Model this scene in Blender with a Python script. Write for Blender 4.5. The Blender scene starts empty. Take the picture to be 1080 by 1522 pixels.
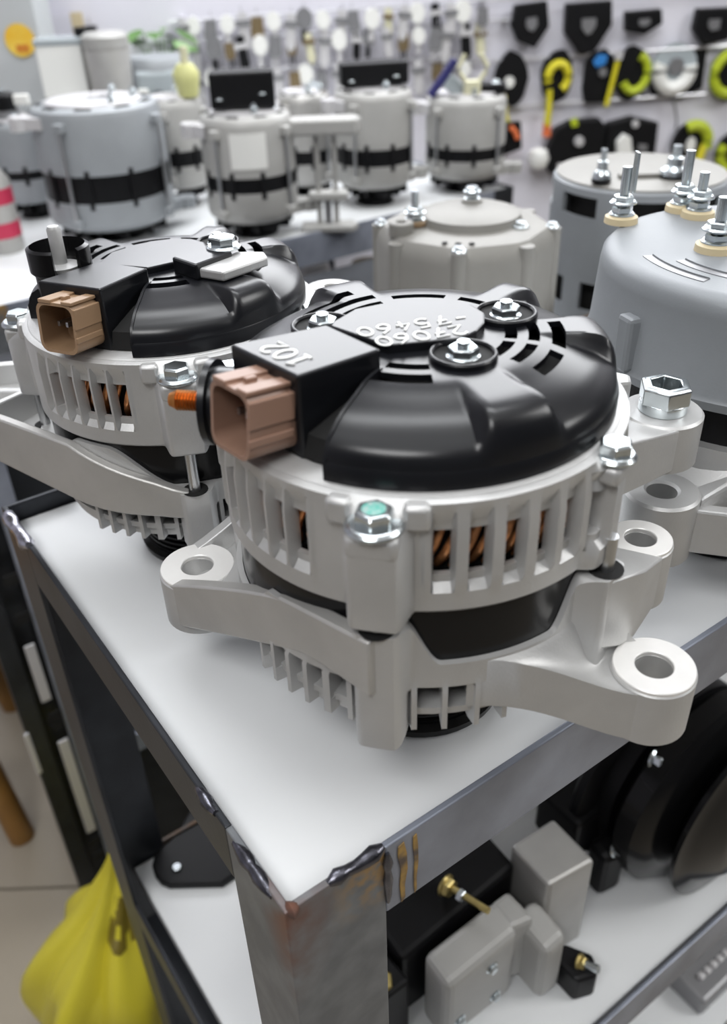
import bpy, bmesh, math, random
from mathutils import Vector, Matrix
random.seed(7)
SC = bpy.context.scene
COL = SC.collection
rad = math.radians
T = 0.80                      # table top height above the floor
CAM_H = 0.284                 # camera height above the table top

# ------------------------------------------------------------------ camera
cam_data = bpy.data.cameras.new('camera')
cam = bpy.data.objects.new('camera', cam_data)
COL.objects.link(cam)
PITCH, ROLL = rad(33.8), rad(-2.0)
fw = Vector((0, math.cos(PITCH), -math.sin(PITCH)))
r0 = Vector((1, 0, 0)); u0 = Vector((0, math.sin(PITCH), math.cos(PITCH)))
rt = r0 * math.cos(ROLL) + u0 * math.sin(ROLL)
up = u0 * math.cos(ROLL) - r0 * math.sin(ROLL)
m = Matrix((rt, up, -fw)).transposed().to_4x4()
m.translation = Vector((0, 0, T + CAM_H))
cam.matrix_world = m
cam_data.sensor_fit = 'HORIZONTAL'
cam_data.sensor_width = 36
cam_data.lens = 1300 / 1080 * 36
cam_data.clip_start = 0.02
cam_data.dof.use_dof = True
cam_data.dof.focus_distance = 0.37
cam_data.dof.aperture_fstop = 12.0
SC.camera = cam

def ray(px, py):
    return fw + rt * ((px - 540) / 1300) - up * ((py - 761) / 1300)
def at_z(px, py, z):
    "point of the picture on the horizontal plane z (z counted from the table top)"
    d = ray(px, py); s = (z - CAM_H) / d.z
    return Vector((d.x * s, d.y * s, z + T))
def at_y(px, py, y0, slope=0.0):
    "point of the picture on the vertical plane y = y0 + slope*x"
    d = ray(px, py); s = y0 / (d.y - slope * d.x)
    return Vector((d.x * s, d.y * s, d.z * s + T + CAM_H))

# ------------------------------------------------------------------ world, lights, exposure
world = bpy.data.worlds.new('world'); SC.world = world; world.use_nodes = True
bg = world.node_tree.nodes['Background']
bg.inputs[0].default_value = (0.80, 0.86, 0.92, 1)
bg.inputs[1].default_value = 0.42

def area(name, loc, target, sx, sy, power, col=(1, 1, 1)):
    l = bpy.data.lights.new(name, 'AREA'); l.shape = 'RECTANGLE'
    l.size, l.size_y, l.energy, l.color = sx, sy, power, col
    o = bpy.data.objects.new(name, l); COL.objects.link(o)
    o.location = loc
    o.rotation_euler = (Vector(target) - Vector(loc)).to_track_quat('-Z', 'Y').to_euler()
    return o
area('ceiling_light_right', (2.3, 0.15, 2.55), (0.0, 0.3, 0.8), 1.1, 1.1, 38, (1, 1, 0.99))
area('overhead_fill', (0.0, 0.2, 2.78), (0.0, 0.3, 0.8), 2.2, 1.6, 10, (0.97, 0.99, 1))  # added soft fill from above, makes up for missing ambient light
area('ceiling_light_behind', (-0.5, -0.9, 2.6), (-0.05, 0.3, 0.8), 1.0, 0.6, 24, (1, 1, 1))
area('cover_reflection_strip', (0.1, 1.80, 1.66), (0.0, 0.3, 0.95), 2.4, 0.56, 31, (0.96, 0.98, 1))  # added strip, placed and sized so the black cover tops reflect it
area('ceiling_light_back', (0.0, 0.9, 2.75), (0.0, 1.5, 0.8), 1.4, 0.5, 24, (0.96, 0.98, 1))
SC.view_settings.view_transform = 'Standard'
SC.view_settings.look = 'None'
SC.view_settings.gamma = 1
SC.view_settings.exposure = 0.0
SC.view_settings.use_curve_mapping = False

# ------------------------------------------------------------------ materials
MATS = {}
def mat(name, col, rough=0.5, metal=0.0, noise=0.0, nscale=60, bump=0.0, bscale=900, col2=None, coat=0.0, spec=0.5, emit=0.0, trans=0.0):
    m = bpy.data.materials.new(name); m.use_nodes = True
    nt = m.node_tree; b = nt.nodes['Principled BSDF']
    b.inputs['Base Color'].default_value = (*col, 1)
    b.inputs['Roughness'].default_value = rough
    b.inputs['Metallic'].default_value = metal
    b.inputs['Coat Weight'].default_value = coat
    b.inputs['Specular IOR Level'].default_value = spec
    if trans:
        b.inputs['Transmission Weight'].default_value = trans
    if emit:
        b.inputs['Emission Color'].default_value = (*col, 1); b.inputs['Emission Strength'].default_value = emit
    if noise or bump or col2:
        tc = nt.nodes.new('ShaderNodeTexCoord')
    if noise or col2:
        n = nt.nodes.new('ShaderNodeTexNoise'); n.inputs['Scale'].default_value = nscale; n.inputs['Detail'].default_value = 5
        nt.links.new(tc.outputs['Object'], n.inputs['Vector'])
        mx = nt.nodes.new('ShaderNodeMix'); mx.data_type = 'RGBA'
        c2 = col2 if col2 else tuple(c * (1 - noise) for c in col)
        mx.inputs['A'].default_value = (*col, 1); mx.inputs['B'].default_value = (*c2, 1)
        rp = nt.nodes.new('ShaderNodeValToRGB'); rp.color_ramp.elements[0].position = 0.38; rp.color_ramp.elements[1].position = 0.66
        nt.links.new(n.outputs['Fac'], rp.inputs['Fac']); nt.links.new(rp.outputs['Color'], mx.inputs['Factor'])
        nt.links.new(mx.outputs['Result'], b.inputs['Base Color'])
    if bump:
        n2 = nt.nodes.new('ShaderNodeTexNoise'); n2.inputs['Scale'].default_value = bscale; n2.inputs['Detail'].default_value = 3
        nt.links.new(tc.outputs['Object'], n2.inputs['Vector'])
        bp = nt.nodes.new('ShaderNodeBump'); bp.inputs['Strength'].default_value = bump; bp.inputs['Distance'].default_value = 0.16 / bscale
        nt.links.new(n2.outputs['Fac'], bp.inputs['Height']); nt.links.new(bp.outputs['Normal'], b.inputs['Normal'])
    MATS[name] = m
    return m
mat('cast_aluminium', (0.56, 0.56, 0.555), 0.48, 0.55, 0.10, 35, 0.55, 1000)
mat('cast_aluminium_warm', (0.52, 0.512, 0.495), 0.46, 0.55, 0.10, 35, 0.5, 1000)
mat('machined_aluminium', (0.84, 0.83, 0.81), 0.40, 0.35, 0.04, 80, 0.08, 2500)
mat('painted_grey', (0.30, 0.318, 0.335), 0.5, 0.15, 0.08, 25, 0.25, 900)
mat('light_grey', (0.42, 0.415, 0.40), 0.5, 0.2, 0.08, 25, 0.2, 900)
mat('black_plastic', (0.007, 0.0075, 0.0095), 0.28, 0, 0.15, 50, 0.02, 3500, spec=0.42)
mat('black_void', (0.003, 0.003, 0.003), 0.8)  # near-black standing in for the shade inside holes and under the cover
mat('gloss_black', (0.006, 0.006, 0.0065), 0.20, 0, spec=0.22)
mat('satin_black', (0.006, 0.006, 0.007), 0.45, 0, 0.2, 40, spec=0.22)
mat('zinc', (0.66, 0.71, 0.73), 0.24, 1.0, 0.12, 120)
mat('steel_pin', (0.55, 0.56, 0.57), 0.3, 1.0)
mat('yellow_zinc', (0.62, 0.50, 0.20), 0.35, 0.9, 0.2, 150)
mat('green_paint', (0.10, 0.46, 0.38), 0.5, nscale=600, col2=(0.40, 0.52, 0.50))
mat('copper_wire', (0.85, 0.38, 0.16), 0.28, 0.65, 0.5, 220)
mat('copper_stud', (0.62, 0.25, 0.07), 0.35, 0.9, 0.3, 260)
mat('brown_plastic', (0.285, 0.170, 0.122), 0.42, 0, 0.08, 40, 0.08, 1500)
mat('tan_plastic', (0.30, 0.19, 0.11), 0.45, 0, 0.12, 40)
mat('chalk', (0.86, 0.87, 0.86), 0.9)
mat('white_board', (0.76, 0.775, 0.785), 0.42, 0, 0.02, 6)
mat('raw_steel', (0.30, 0.325, 0.39), 0.40, 0.35, 0.35, 18, 0.12, 300)
mat('dark_steel', (0.046, 0.050, 0.058), 0.42, 0.6, 0.4, 20, 0.12, 300)
mat('rusty_steel', (0.10, 0.06, 0.035), 0.55, 0.3, nscale=60, col2=(0.06, 0.06, 0.065), bump=0.3, bscale=200)
mat('scorch_yellow', (0.42, 0.26, 0.07), 0.5, 0.3, nscale=120, col2=(0.10, 0.075, 0.06))
mat('rust', (0.17, 0.075, 0.05), 0.7, 0.1, nscale=90, col2=(0.08, 0.06, 0.055), bump=0.4, bscale=300)
mat('weld', (0.14, 0.14, 0.165), 0.24, 0.9, 0.5, 200, 0.6, 500)
mat('bright_weld', (0.55, 0.55, 0.62), 0.25, 1.0, 0.4, 200, 0.5, 600)
mat('red_plastic', (0.50, 0.03, 0.08), 0.5)
mat('brown_insulator', (0.20, 0.135, 0.075), 0.5)
mat('cream_insulator', (0.62, 0.52, 0.33), 0.5)
mat('yellow_cable', (0.62, 0.55, 0.02), 0.45)
mat('lime_cable', (0.42, 0.50, 0.02), 0.45)
mat('orange_plastic', (0.70, 0.16, 0.05), 0.5)
mat('blue_plastic', (0.03, 0.20, 0.55), 0.45)
mat('navy_plastic', (0.03, 0.03, 0.14), 0.4)
mat('cream_plastic', (0.62, 0.60, 0.42), 0.5)
mat('pale_yellow', (0.58, 0.58, 0.25), 0.5)
mat('white_plastic', (0.78, 0.78, 0.75), 0.4)
mat('clear_grey', (0.36, 0.40, 0.42), 0.2)
mat('bronze_part', (0.24, 0.18, 0.10), 0.4, 0.6)
mat('pale_part', (0.62, 0.61, 0.62), 0.4, 0.3)
mat('grey_part', (0.26, 0.26, 0.27), 0.4, 0.5)
mat('leaf_green', (0.10, 0.22, 0.05), 0.5, 0, 0.4, 30)
mat('leaf_pale', (0.22, 0.36, 0.16), 0.5, 0, 0.3, 30)
mat('bag_yellow', (0.62, 0.54, 0.04), 0.38, 0, 0.12, 8, trans=0.0)
mat('bag_green', (0.36, 0.42, 0.08), 0.4, 0, 0.1, 8)
mat('dark_print', (0.16, 0.12, 0.01), 0.5)
mat('sticker_yellow', (0.80, 0.46, 0.03), 0.5, nscale=25, col2=(0.85, 0.62, 0.10))
mat('sticker_orange', (0.62, 0.22, 0.03), 0.5)
mat('wood', (0.32, 0.16, 0.04), 0.5, 0, 0.3, 14)
mat('wall_paint', (0.74, 0.73, 0.80), 0.7, 0, 0.04, 4)
mat('shop_side', (0.22, 0.22, 0.23), 0.7, 0, 0.1, 3)
mat('drum_grey', (0.235, 0.25, 0.265), 0.5, 0.15, 0.08, 25, 0.25, 900)
mat('facet_grey', (0.235, 0.228, 0.21), 0.5, 0.15, 0.08, 25, 0.2, 900)
mat('grey_wall', (0.50, 0.52, 0.53), 0.7, 0, 0.03, 4)
mat('ceiling_paint', (0.80, 0.80, 0.80), 0.8)
mat('chrome_rod', (0.55, 0.55, 0.58), 0.3, 0.9)
mat('joint_grey', (0.19, 0.175, 0.15), 0.8)
mat('tile', (0.37, 0.325, 0.26), 0.35, 0, 0.10, 5)

# ------------------------------------------------------------------ mesh helpers
class MB:
    def __init__(s): s.v = []; s.f = []
    def add(s, vs, fs):
        o = len(s.v); s.v += [tuple(v) for v in vs]; s.f += [tuple(i + o for i in f) for f in fs]; return s
    def box(s, c, d, rz=0.0, taper=1.0, M=None):
        x, y, z = d[0] / 2, d[1] / 2, d[2] / 2
        vs = [(-x, -y, -z), (x, -y, -z), (x, y, -z), (-x, y, -z), (-x * taper, -y * taper, z), (x * taper, -y * taper, z), (x * taper, y * taper, z), (-x * taper, y * taper, z)]
        R = Matrix.Rotation(rz, 3, 'Z') if M is None else M
        vs = [R @ Vector(v) + Vector(c) for v in vs]
        return s.add(vs, [(3, 2, 1, 0), (4, 5, 6, 7), (0, 1, 5, 4), (1, 2, 6, 5), (2, 3, 7, 6), (3, 0, 4, 7)])
    def prism(s, pts, zb, zt):
        "polygon pts (x,y) extruded; zb / zt numbers or lists per vertex"
        n = len(pts)
        zb = [zb] * n if not hasattr(zb, '__len__') else zb
        zt = [zt] * n if not hasattr(zt, '__len__') else zt
        vs = [(p[0], p[1], z) for p, z in zip(pts, zb)] + [(p[0], p[1], z) for p, z in zip(pts, zt)]
        fs = [tuple(reversed(range(n))), tuple(range(n, 2 * n))] + [(i, (i + 1) % n, n + (i + 1) % n, n + i) for i in range(n)]
        return s.add(vs, fs)
    def lathe(s, prof, n=32, M=None, a0=0.0, a1=2 * math.pi, closed=False, polar=None):
        "profile [(r,z)] around z; closed joins last to first (rings / tubes)"
        full = abs(a1 - a0) > 6.28
        k = n if full else n + 1
        M = M if M is not None else Matrix.Identity(4)
        vs = []
        for i in range(k):
            a = a0 + (a1 - a0) * i / n
            q = 1 if polar is None else polar(a)
            for r, z in prof: vs.append(M @ Vector((r * q * math.cos(a), r * q * math.sin(a), z)))
        p = len(prof); fs = []
        for i in range(n):
            j = (i + 1) % k
            for t in range(p - 1 + (1 if closed else 0)):
                t2 = (t + 1) % p
                fs.append((i * p + t, j * p + t, j * p + t2, i * p + t2))
        if not closed and full:
            fs.append(tuple(i * p for i in reversed(range(k)))); fs.append(tuple(i * p + p - 1 for i in range(k)))
        if not full:
            fs.append(tuple(range(p))); fs.append(tuple(reversed([(k - 1) * p + t for t in range(p)])))
        return s.add(vs, fs)
    def cyl(s, a, b, r, n=16, r2=None):
        a, b = Vector(a), Vector(b); d = b - a
        M = d.to_track_quat('Z', 'Y').to_matrix().to_4x4(); M.translation = a
        return s.lathe([(r, 0), (r if r2 is None else r2, d.length)], n, M)
    def rod(s, a, d, prof, n=16, polar=None):
        "lathe of profile [(r, distance)] along direction d from a"
        M = Vector(d).to_track_quat('Z', 'Y').to_matrix().to_4x4(); M.translation = Vector(a)
        return s.lathe(prof, n, M, polar=polar)
    def tube(s, pts, r, n=8, closed=False, flat=1.0):
        pts = [Vector(p) for p in pts]; N = len(pts); vs = []
        for i, p in enumerate(pts):
            a = pts[(i - 1) % N] if (closed or i) else p
            b = pts[(i + 1) % N] if (closed or i < N - 1) else p
            t = (b - a).normalized()
            u = t.cross(Vector((0, 0, 1)))
            if u.length < 1e-4: u = t.cross(Vector((0, 1, 0)))
            u.normalize(); w = u.cross(t)
            rr = r[i] if hasattr(r, '__len__') else r
            for k in range(n):
                an = 2 * math.pi * k / n
                vs.append(p + u * (rr * math.cos(an)) + w * (rr * flat * math.sin(an)))
        fs = []
        for i in range(N if closed else N - 1):
            j = (i + 1) % N
            for k in range(n):
                k2 = (k + 1) % n
                fs.append((i * n + k, i * n + k2, j * n + k2, j * n + k))
        if not closed:
            fs.append(tuple(reversed(range(n)))); fs.append(tuple((N - 1) * n + k for k in range(n)))
        return s.add(vs, fs)
    def shell(s, ni, nj, outer, inner, keep, wrap=True):
        "two-sided grid: outer(i,j)/inner(i,j) points, cells kept where keep(i,j); rims are closed"
        ki = ni if wrap else ni + 1
        idx = lambda i, j: (i % ki) * (nj + 1) + j
        n1 = ki * (nj + 1)
        vs = [outer(i, j) for i in range(ki) for j in range(nj + 1)] + [inner(i, j) for i in range(ki) for j in range(nj + 1)]
        fs = []
        K = lambda i, j: 0 <= j < nj and (wrap or 0 <= i < ni) and keep(i % ni if wrap else i, j)
        for i in range(ni):
            for j in range(nj):
                if not K(i, j): continue
                a, b, c, d = idx(i, j), idx(i + 1, j), idx(i + 1, j + 1), idx(i, j + 1)
                fs.append((a, b, c, d)); fs.append((n1 + d, n1 + c, n1 + b, n1 + a))
                if not K(i, j - 1): fs.append((b, a, n1 + a, n1 + b))
                if not K(i, j + 1): fs.append((d, c, n1 + c, n1 + d))
                if not K(i - 1, j): fs.append((a, d, n1 + d, n1 + a))
                if not K(i + 1, j): fs.append((c, b, n1 + b, n1 + c))
        return s.add(vs, fs)
    def move(s, M):
        s.v = [tuple(M @ Vector(v)) for v in s.v]; return s

def obj(name, mb, material, parent=None, smooth=40, bevel=0.0, seg=2, loc=None):
    me = bpy.data.meshes.new(name)
    me.from_pydata(mb.v, [], mb.f)
    bm = bmesh.new(); bm.from_mesh(me)
    bmesh.ops.remove_doubles(bm, verts=bm.verts, dist=1e-6)
    bmesh.ops.recalc_face_normals(bm, faces=bm.faces)
    if smooth:
        lim = rad(smooth)
        for f in bm.faces: f.smooth = True
        for e in bm.edges:
            if len(e.link_faces) == 2 and e.calc_face_angle(0) > lim: e.smooth = False
    loose = [v for v in bm.verts if not v.link_faces]
    if loose: bmesh.ops.delete(bm, geom=loose, context='VERTS')
    bm.to_mesh(me); bm.free()
    me.materials.append(MATS[material] if isinstance(material, str) else material)
    o = bpy.data.objects.new(name, me); COL.objects.link(o)
    if parent is not None: o.parent = parent
    if loc is not None: o.location = loc
    if bevel:
        b = o.modifiers.new('bevel', 'BEVEL'); b.width = bevel; b.segments = seg; b.limit_method = 'ANGLE'; b.angle_limit = rad(40)
        b.harden_normals = False
    return o
def thing(name, label, cat, loc=(0, 0, 0), rz=0.0, group=None, scale=1.0, rot=None):
    o = bpy.data.objects.new(name, None); COL.objects.link(o)
    o.empty_display_size = 0.02
    o.location = loc; o.rotation_euler = rot if rot else (0, 0, rz); o.scale = (scale,) * 3
    return tag(o, label, cat, group)
def tag(o, label, cat, group=None, kind=None):
    if label: o['label'] = label
    if cat: o['category'] = cat
    if group: o['group'] = group
    if kind: o['kind'] = kind
    return o
def structure(name, mb, material, **k):
    o = obj(name, mb, material, None, **k); o['kind'] = 'structure'; return o
def copy_tree(o, parent=None):
    c = o.copy(); COL.objects.link(c)
    if parent is not None: c.parent = parent
    for ch in o.children: copy_tree(ch, c)
    return c
def P(r, deg, z=None):
    a = rad(deg)
    return (r * math.cos(a), r * math.sin(a)) if z is None else (r * math.cos(a), r * math.sin(a), z)
def hexnut(mb, c, r, h, n=6, flange=0.0, fh=0.0, hole=0.0, rot=0.0, d=(0, 0, 1)):
    M = Vector(d).to_track_quat('Z', 'Y').to_matrix().to_4x4() @ Matrix.Rotation(rot, 4, 'Z'); M.translation = Vector(c)
    if flange: mb.lathe([(flange, 0), (flange, fh * 0.45), (flange * 0.86, fh)], 24, M)
    prof = [(r, 0), (r, h * 0.86), (r * 0.86, h)]
    if hole: prof = [(hole, 0)] + prof + [(hole, h), ]
    mb.lathe(prof, 6, M, closed=bool(hole))
    return mb
def annulus(mb, c, ro, ri, z0, z1, n=40, ch=0.0):
    M = Matrix.Translation(Vector(c))
    prof = [(ri, z0), (ro, z0), (ro, z1 - ch), (ro - ch, z1), (ri + ch, z1), (ri, z1 - ch)] if ch else [(ri, z0), (ro, z0), (ro, z1), (ri, z1)]
    return mb.lathe(prof, n, M, closed=True)
def smoothstep(x): x = max(0.0, min(1.0, x)); return x * x * (3 - 2 * x)
def adiff(a, b): return abs((a - b + 180) % 360 - 180)

# ------------------------------------------------------------------ room shell
def quad(a, b, c, d):
    return MB().add([a, b, c, d], [(0, 1, 2, 3)])
WS = 0.10                                   # slope of the back wall
def wall(px, py, off=0.0): return at_y(px, py, 1.98 - off, WS)
structure('floor_screed', MB().box((0.3, 0.6, -0.02), (7, 7, 0.02)), 'joint_grey', smooth=0)
fl = bpy.data.objects.new('floor', None); COL.objects.link(fl); fl['kind'] = 'structure'
tile_me = None
for i in range(-6, 7):
    for j in range(-4, 8):
        if tile_me is None:
            t = obj('tile', MB().box((0, 0, -0.005), (0.396, 0.396, 0.01)), 'tile', fl, smooth=0)
            tile_me = t.data
        else:
            t = bpy.data.objects.new('tile', tile_me); COL.objects.link(t); t.parent = fl
        t.location = (i * 0.4 - 0.06, j * 0.4 + 0.12, -0.0003 * ((i * 7 + j * 3) % 3))
nrm = Vector((-WS, 1, 0)).normalized(); wdir = Vector((1, WS, 0)).normalized()
wa = Vector((-3.2, 1.98 - 3.2 * WS, 0)); wb = Vector((3.8, 1.98 + 3.8 * WS, 0))
w = MB().add([wa, wb, wb + nrm * 0.1, wa + nrm * 0.1] + [p + Vector((0, 0, 2.8)) for p in (wa, wb, wb + nrm * 0.1, wa + nrm * 0.1)],
             [(3, 2, 1, 0), (4, 5, 6, 7), (0, 1, 5, 4), (1, 2, 6, 5), (2, 3, 7, 6), (3, 0, 4, 7)])
structure('wall_back', w, 'wall_paint', smooth=0)
structure('wall_left', MB().box((-3.15, -0.4, 1.4), (0.1, 5.2, 2.8)), 'wall_paint', smooth=0)
structure('wall_right', MB().box((3.75, -0.3, 1.4), (0.1, 5.4, 2.8)), 'shop_side', smooth=0)
structure('wall_front', MB().box((0.3, -2.9, 1.4), (7, 0.1, 2.8)), 'shop_side', smooth=0)
structure('ceiling', MB().box((0.3, -0.1, 2.86), (7, 5.8, 0.1)), 'ceiling_paint', smooth=0)

# ------------------------------------------------------------------ welded steel display tables
ANG = math.atan2(0.569, 0.822)
CORNER = Vector((-0.031, 0.169, 0))
AX = Vector((-0.569, 0.822, 0)); BX = Vector((0.822, 0.569, 0))
def on_table(x, y, z=0.0):
    p = CORNER + BX * x + AX * y
    return Vector((p.x, p.y, T + z))

def post_material():
    m = bpy.data.materials.new('heat_marked_steel'); m.use_nodes = True
    nt = m.node_tree; b = nt.nodes['Principled BSDF']; N = nt.nodes.new; L = nt.links.new
    b.inputs['Roughness'].default_value = 0.45; b.inputs['Metallic'].default_value = 0.3
    tc = N('ShaderNodeTexCoord'); nz = N('ShaderNodeTexNoise'); nz.inputs['Scale'].default_value = 55; nz.inputs['Detail'].default_value = 6
    L(tc.outputs['Object'], nz.inputs['Vector'])
    sep = N('ShaderNodeSeparateXYZ'); L(tc.outputs['Object'], sep.inputs[0])
    def band(src, lo, hi):
        mr = N('ShaderNodeMapRange'); mr.inputs['From Min'].default_value = lo; mr.inputs['From Max'].default_value = hi
        L(src, mr.inputs['Value']); return mr.outputs['Result']
    def mul(a, c):
        q = N('ShaderNodeMath'); q.operation = 'MULTIPLY'
        for i, s in enumerate((a, c)):
            if isinstance(s, float): q.inputs[i].default_value = s
            else: L(s, q.inputs[i])
        return q.outputs[0]
    def mix(fac, A, B):
        x = N('ShaderNodeMix'); x.data_type = 'RGBA'; L(fac, x.inputs['Factor'])
        for nme, s in (('A', A), ('B', B)):
            if isinstance(s, tuple): x.inputs[nme].default_value = (*s, 1)
            else: L(s, x.inputs[nme])
        return x.outputs['Result']
    nn = band(nz.outputs['Fac'], 0.35, 0.6)
    base = mix(nn, (0.19, 0.20, 0.21), (0.13, 0.138, 0.15))
    d = N('ShaderNodeVectorMath'); d.operation = 'MULTIPLY'; d.inputs[1].default_value = (1, 1, 0.35); L(tc.outputs['Object'], d.inputs[0])
    ln = N('ShaderNodeVectorMath'); ln.operation = 'LENGTH'; L(d.outputs[0], ln.inputs[0])
    rust = mul(band(ln.outputs['Value'], 0.022, 0.004), nn)
    c1 = mix(rust, base, (0.17, 0.075, 0.05))
    nz2 = N('ShaderNodeTexNoise'); nz2.inputs['Scale'].default_value = 160; L(tc.outputs['Object'], nz2.inputs['Vector'])
    yx = mul(mul(band(sep.outputs['X'], 0.016, 0.036), band(sep.outputs['Z'], -0.034, -0.010)), band(nz2.outputs['Fac'], 0.38, 0.58))
    c2 = mix(yx, c1, (0.33, 0.20, 0.07))
    L(c2, b.inputs['Base Color'])
    MATS['heat_marked_steel'] = m
post_material()

def angle_post(name, parent, x, y, sx, sy, zt, w=0.042, material='dark_steel'):
    mb = MB(); t = 0.003
    mb.prism([(0, 0), (w * sx, 0), (w * sx, t * sy), (t * sx, t * sy), (t * sx, w * sy), (0, w * sy)], -(T + zt) , 0)
    return obj(name, mb, material, parent, smooth=0, bevel=0.0006, loc=(x, y, T + zt))
def angle_rail(name, parent, a, b, inward, h, lip, material, w=0.032, t=0.003):
    "L section from a to b (xy), vertical leg on the outside, horizontal leg under the board"
    a, b, i = Vector((*a[:2], 0)), Vector((*b[:2], 0)), Vector((*inward, 0))
    z = a.z
    sec = [(0, lip), (t, lip), (t, -0.013), (w, -0.013), (w, -0.016), (t, -0.016), (t, lip - h), (0, lip - h)]
    vs = [a + i * s + Vector((0, 0, q)) for s, q in sec] + [b + i * s + Vector((0, 0, q)) for s, q in sec]
    n = len(sec)
    fs = [tuple(range(n)), tuple(reversed(range(n, 2 * n)))] + [(k, n + k, n + (k + 1) % n, (k + 1) % n) for k in range(n)]
    return obj(name, MB().add(vs, fs), material, parent, smooth=0, bevel=0.0007)
def weld_bead(parent, pts, r, material='weld'):
    rs = [r * (0.75 + 0.5 * random.random()) for _ in pts]
    rs[0] *= 0.5; rs[-1] *= 0.5
    return obj('weld_bead', MB().tube(pts, rs, 8), material, parent, smooth=60)

def table(label, origin, x0, x1, depth, zt, lower, hr=0.040, hl=0.031, lip=0.010, shelf_depth=None):
    t = thing('display_table', label, 'table', (origin.x, origin.y, 0), ANG)
    def R(name, a, b, inward, h, z, material, lp=lip):
        o = angle_rail(name, t, a, b, inward, h, lp, material); o.location = (0, 0, z); return o
    w = 0.042
    obj('tabletop', MB().box(((x0 + x1) / 2, depth / 2, T + zt - 0.006), (x1 - x0 - 0.009, depth - 0.009, 0.012)), 'white_board', t, smooth=0, bevel=0.0015)
    posts = [(x0, 0, 1, 1), (x1, 0, -1, 1), (x0, depth, 1, -1), (x1, depth, -1, -1)]
    for k, (x, y, sx, sy) in enumerate(posts):
        angle_post('post', t, x, y, sx, sy, zt + lip, w, 'heat_marked_steel' if k == 0 else 'dark_steel')
    for z, hh, hb in ((T + zt, hr, hl),) + (((T + lower, hr, 0.03),) if lower is not None else ()):
        R('rail', (x0 + w, 0), (x1 - w, 0), (0, 1), hh, z, 'raw_steel')
        R('rail', (x0, w), (x0, depth - w), (1, 0), hb, z, 'dark_steel')  # darker steel stands in for shade on the side turned from the lamps
        R('rail', (x0 + w, depth), (x1 - w, depth), (0, -1), hh, z, 'rusty_steel', 0.004 if z == T + zt else lip)
        R('rail', (x1, w), (x1, depth - w), (-1, 0), hb, z, 'raw_steel')
    if lower is not None:
        d2 = shelf_depth or depth
        obj('lower_shelf', MB().box(((x0 + x1) / 2 + 0.004, d2 / 2 + 0.002, T + lower - 0.006), (x1 - x0 - 0.02, d2 - 0.012, 0.012)), 'white_board', t, smooth=0, bevel=0.0015)
    return t
t1 = table('welded steel table with white top carrying the three nearest alternators', CORNER, 0.0, 1.05, 0.315, 0.0, -0.345)
# weld seams at the near corner
z = T + 0.009
weld_bead(t1, [(0.0005, 0.066 - 0.004 * i, z + 0.0008 * ((i * 5) % 3 - 1)) for i in range(5)], 0.0026)
weld_bead(t1, [(0.0005, 0.036 - 0.0045 * i, z + 0.0008 * ((i * 3) % 3 - 1)) for i in range(7)], 0.0030)
weld_bead(t1, [(0.018 + 0.004 * i, 0.0012, z + 0.0007 * math.sin(i * 1.3)) for i in range(7)], 0.0027)
weld_bead(t1, [(0.0425, -0.0004, z - 0.002 - 0.005 * i) for i in range(7)], 0.0018)
weld_bead(t1, [(0.001 + 0.0015 * i, 0.001, z - 0.0005) for i in range(4)], 0.0030, 'rust')
weld_bead(t1, [(0.0005, 0.308 - 0.006 * i, z + 0.0012 * ((i * 5) % 3 - 1)) for i in range(8)], 0.0042, 'bright_weld')
for off_, wid in ((0.0492, 1.0), (0.0555, 0.55)):
    pts_ = [(-0.0016, 0.006), (0.0010, 0.007), (0.0022, 0.000), (0.0026, -0.010), (0.0012, -0.019), (0.0014, -0.027), (-0.0004, -0.029), (-0.0010, -0.018), (-0.0004, -0.009), (-0.0018, 0.000)]
    n_ = len(pts_)
    mb = MB().add([(off_ + x * wid, -0.0001, T + z) for x, z in pts_] + [(off_ + x * wid, -0.0006, T + z) for x, z in pts_], [tuple(range(n_)), tuple(reversed(range(n_, 2 * n_)))] + [(i, n_ + i, n_ + (i + 1) % n_, (i + 1) % n_) for i in range(n_)])
    obj('scorch_mark', mb, 'scorch_yellow', t1, smooth=0)

bench = thing('display_bench', 'low step bench under the ribbed eight-sided alternator, behind the nearest table', 'bench', (CORNER.x, CORNER.y, 0), ANG)
obj('bench_top', MB().box((0.70, 0.435, T - 0.091), (0.96, 0.21, 0.012)), 'white_board', bench, smooth=0, bevel=0.0015)
for x in (0.24, 1.16):
    for y in (0.345, 0.525):
        obj('post', MB().box((x, y, (T - 0.097) / 2), (0.03, 0.03, T - 0.097)), 'dark_steel', bench, smooth=0)
for y in (0.332, 0.538):
    obj('rail', MB().box((0.70, y, T - 0.10), (0.97, 0.003, 0.03)), 'dark_steel', bench, smooth=0)
Z2 = -0.08
O2 = Vector((-0.081, 1.243, 0))
t2 = table('long dark framed table behind, crowded with banded alternators', O2, -0.45, 0.42, 0.585, Z2, -0.38, hr=0.046, hl=0.046, lip=0.003)
def on_t2(x, y, z=0.0):
    p = O2 + BX * x + AX * y; return Vector((p.x, p.y, T + Z2 + z))

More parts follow.
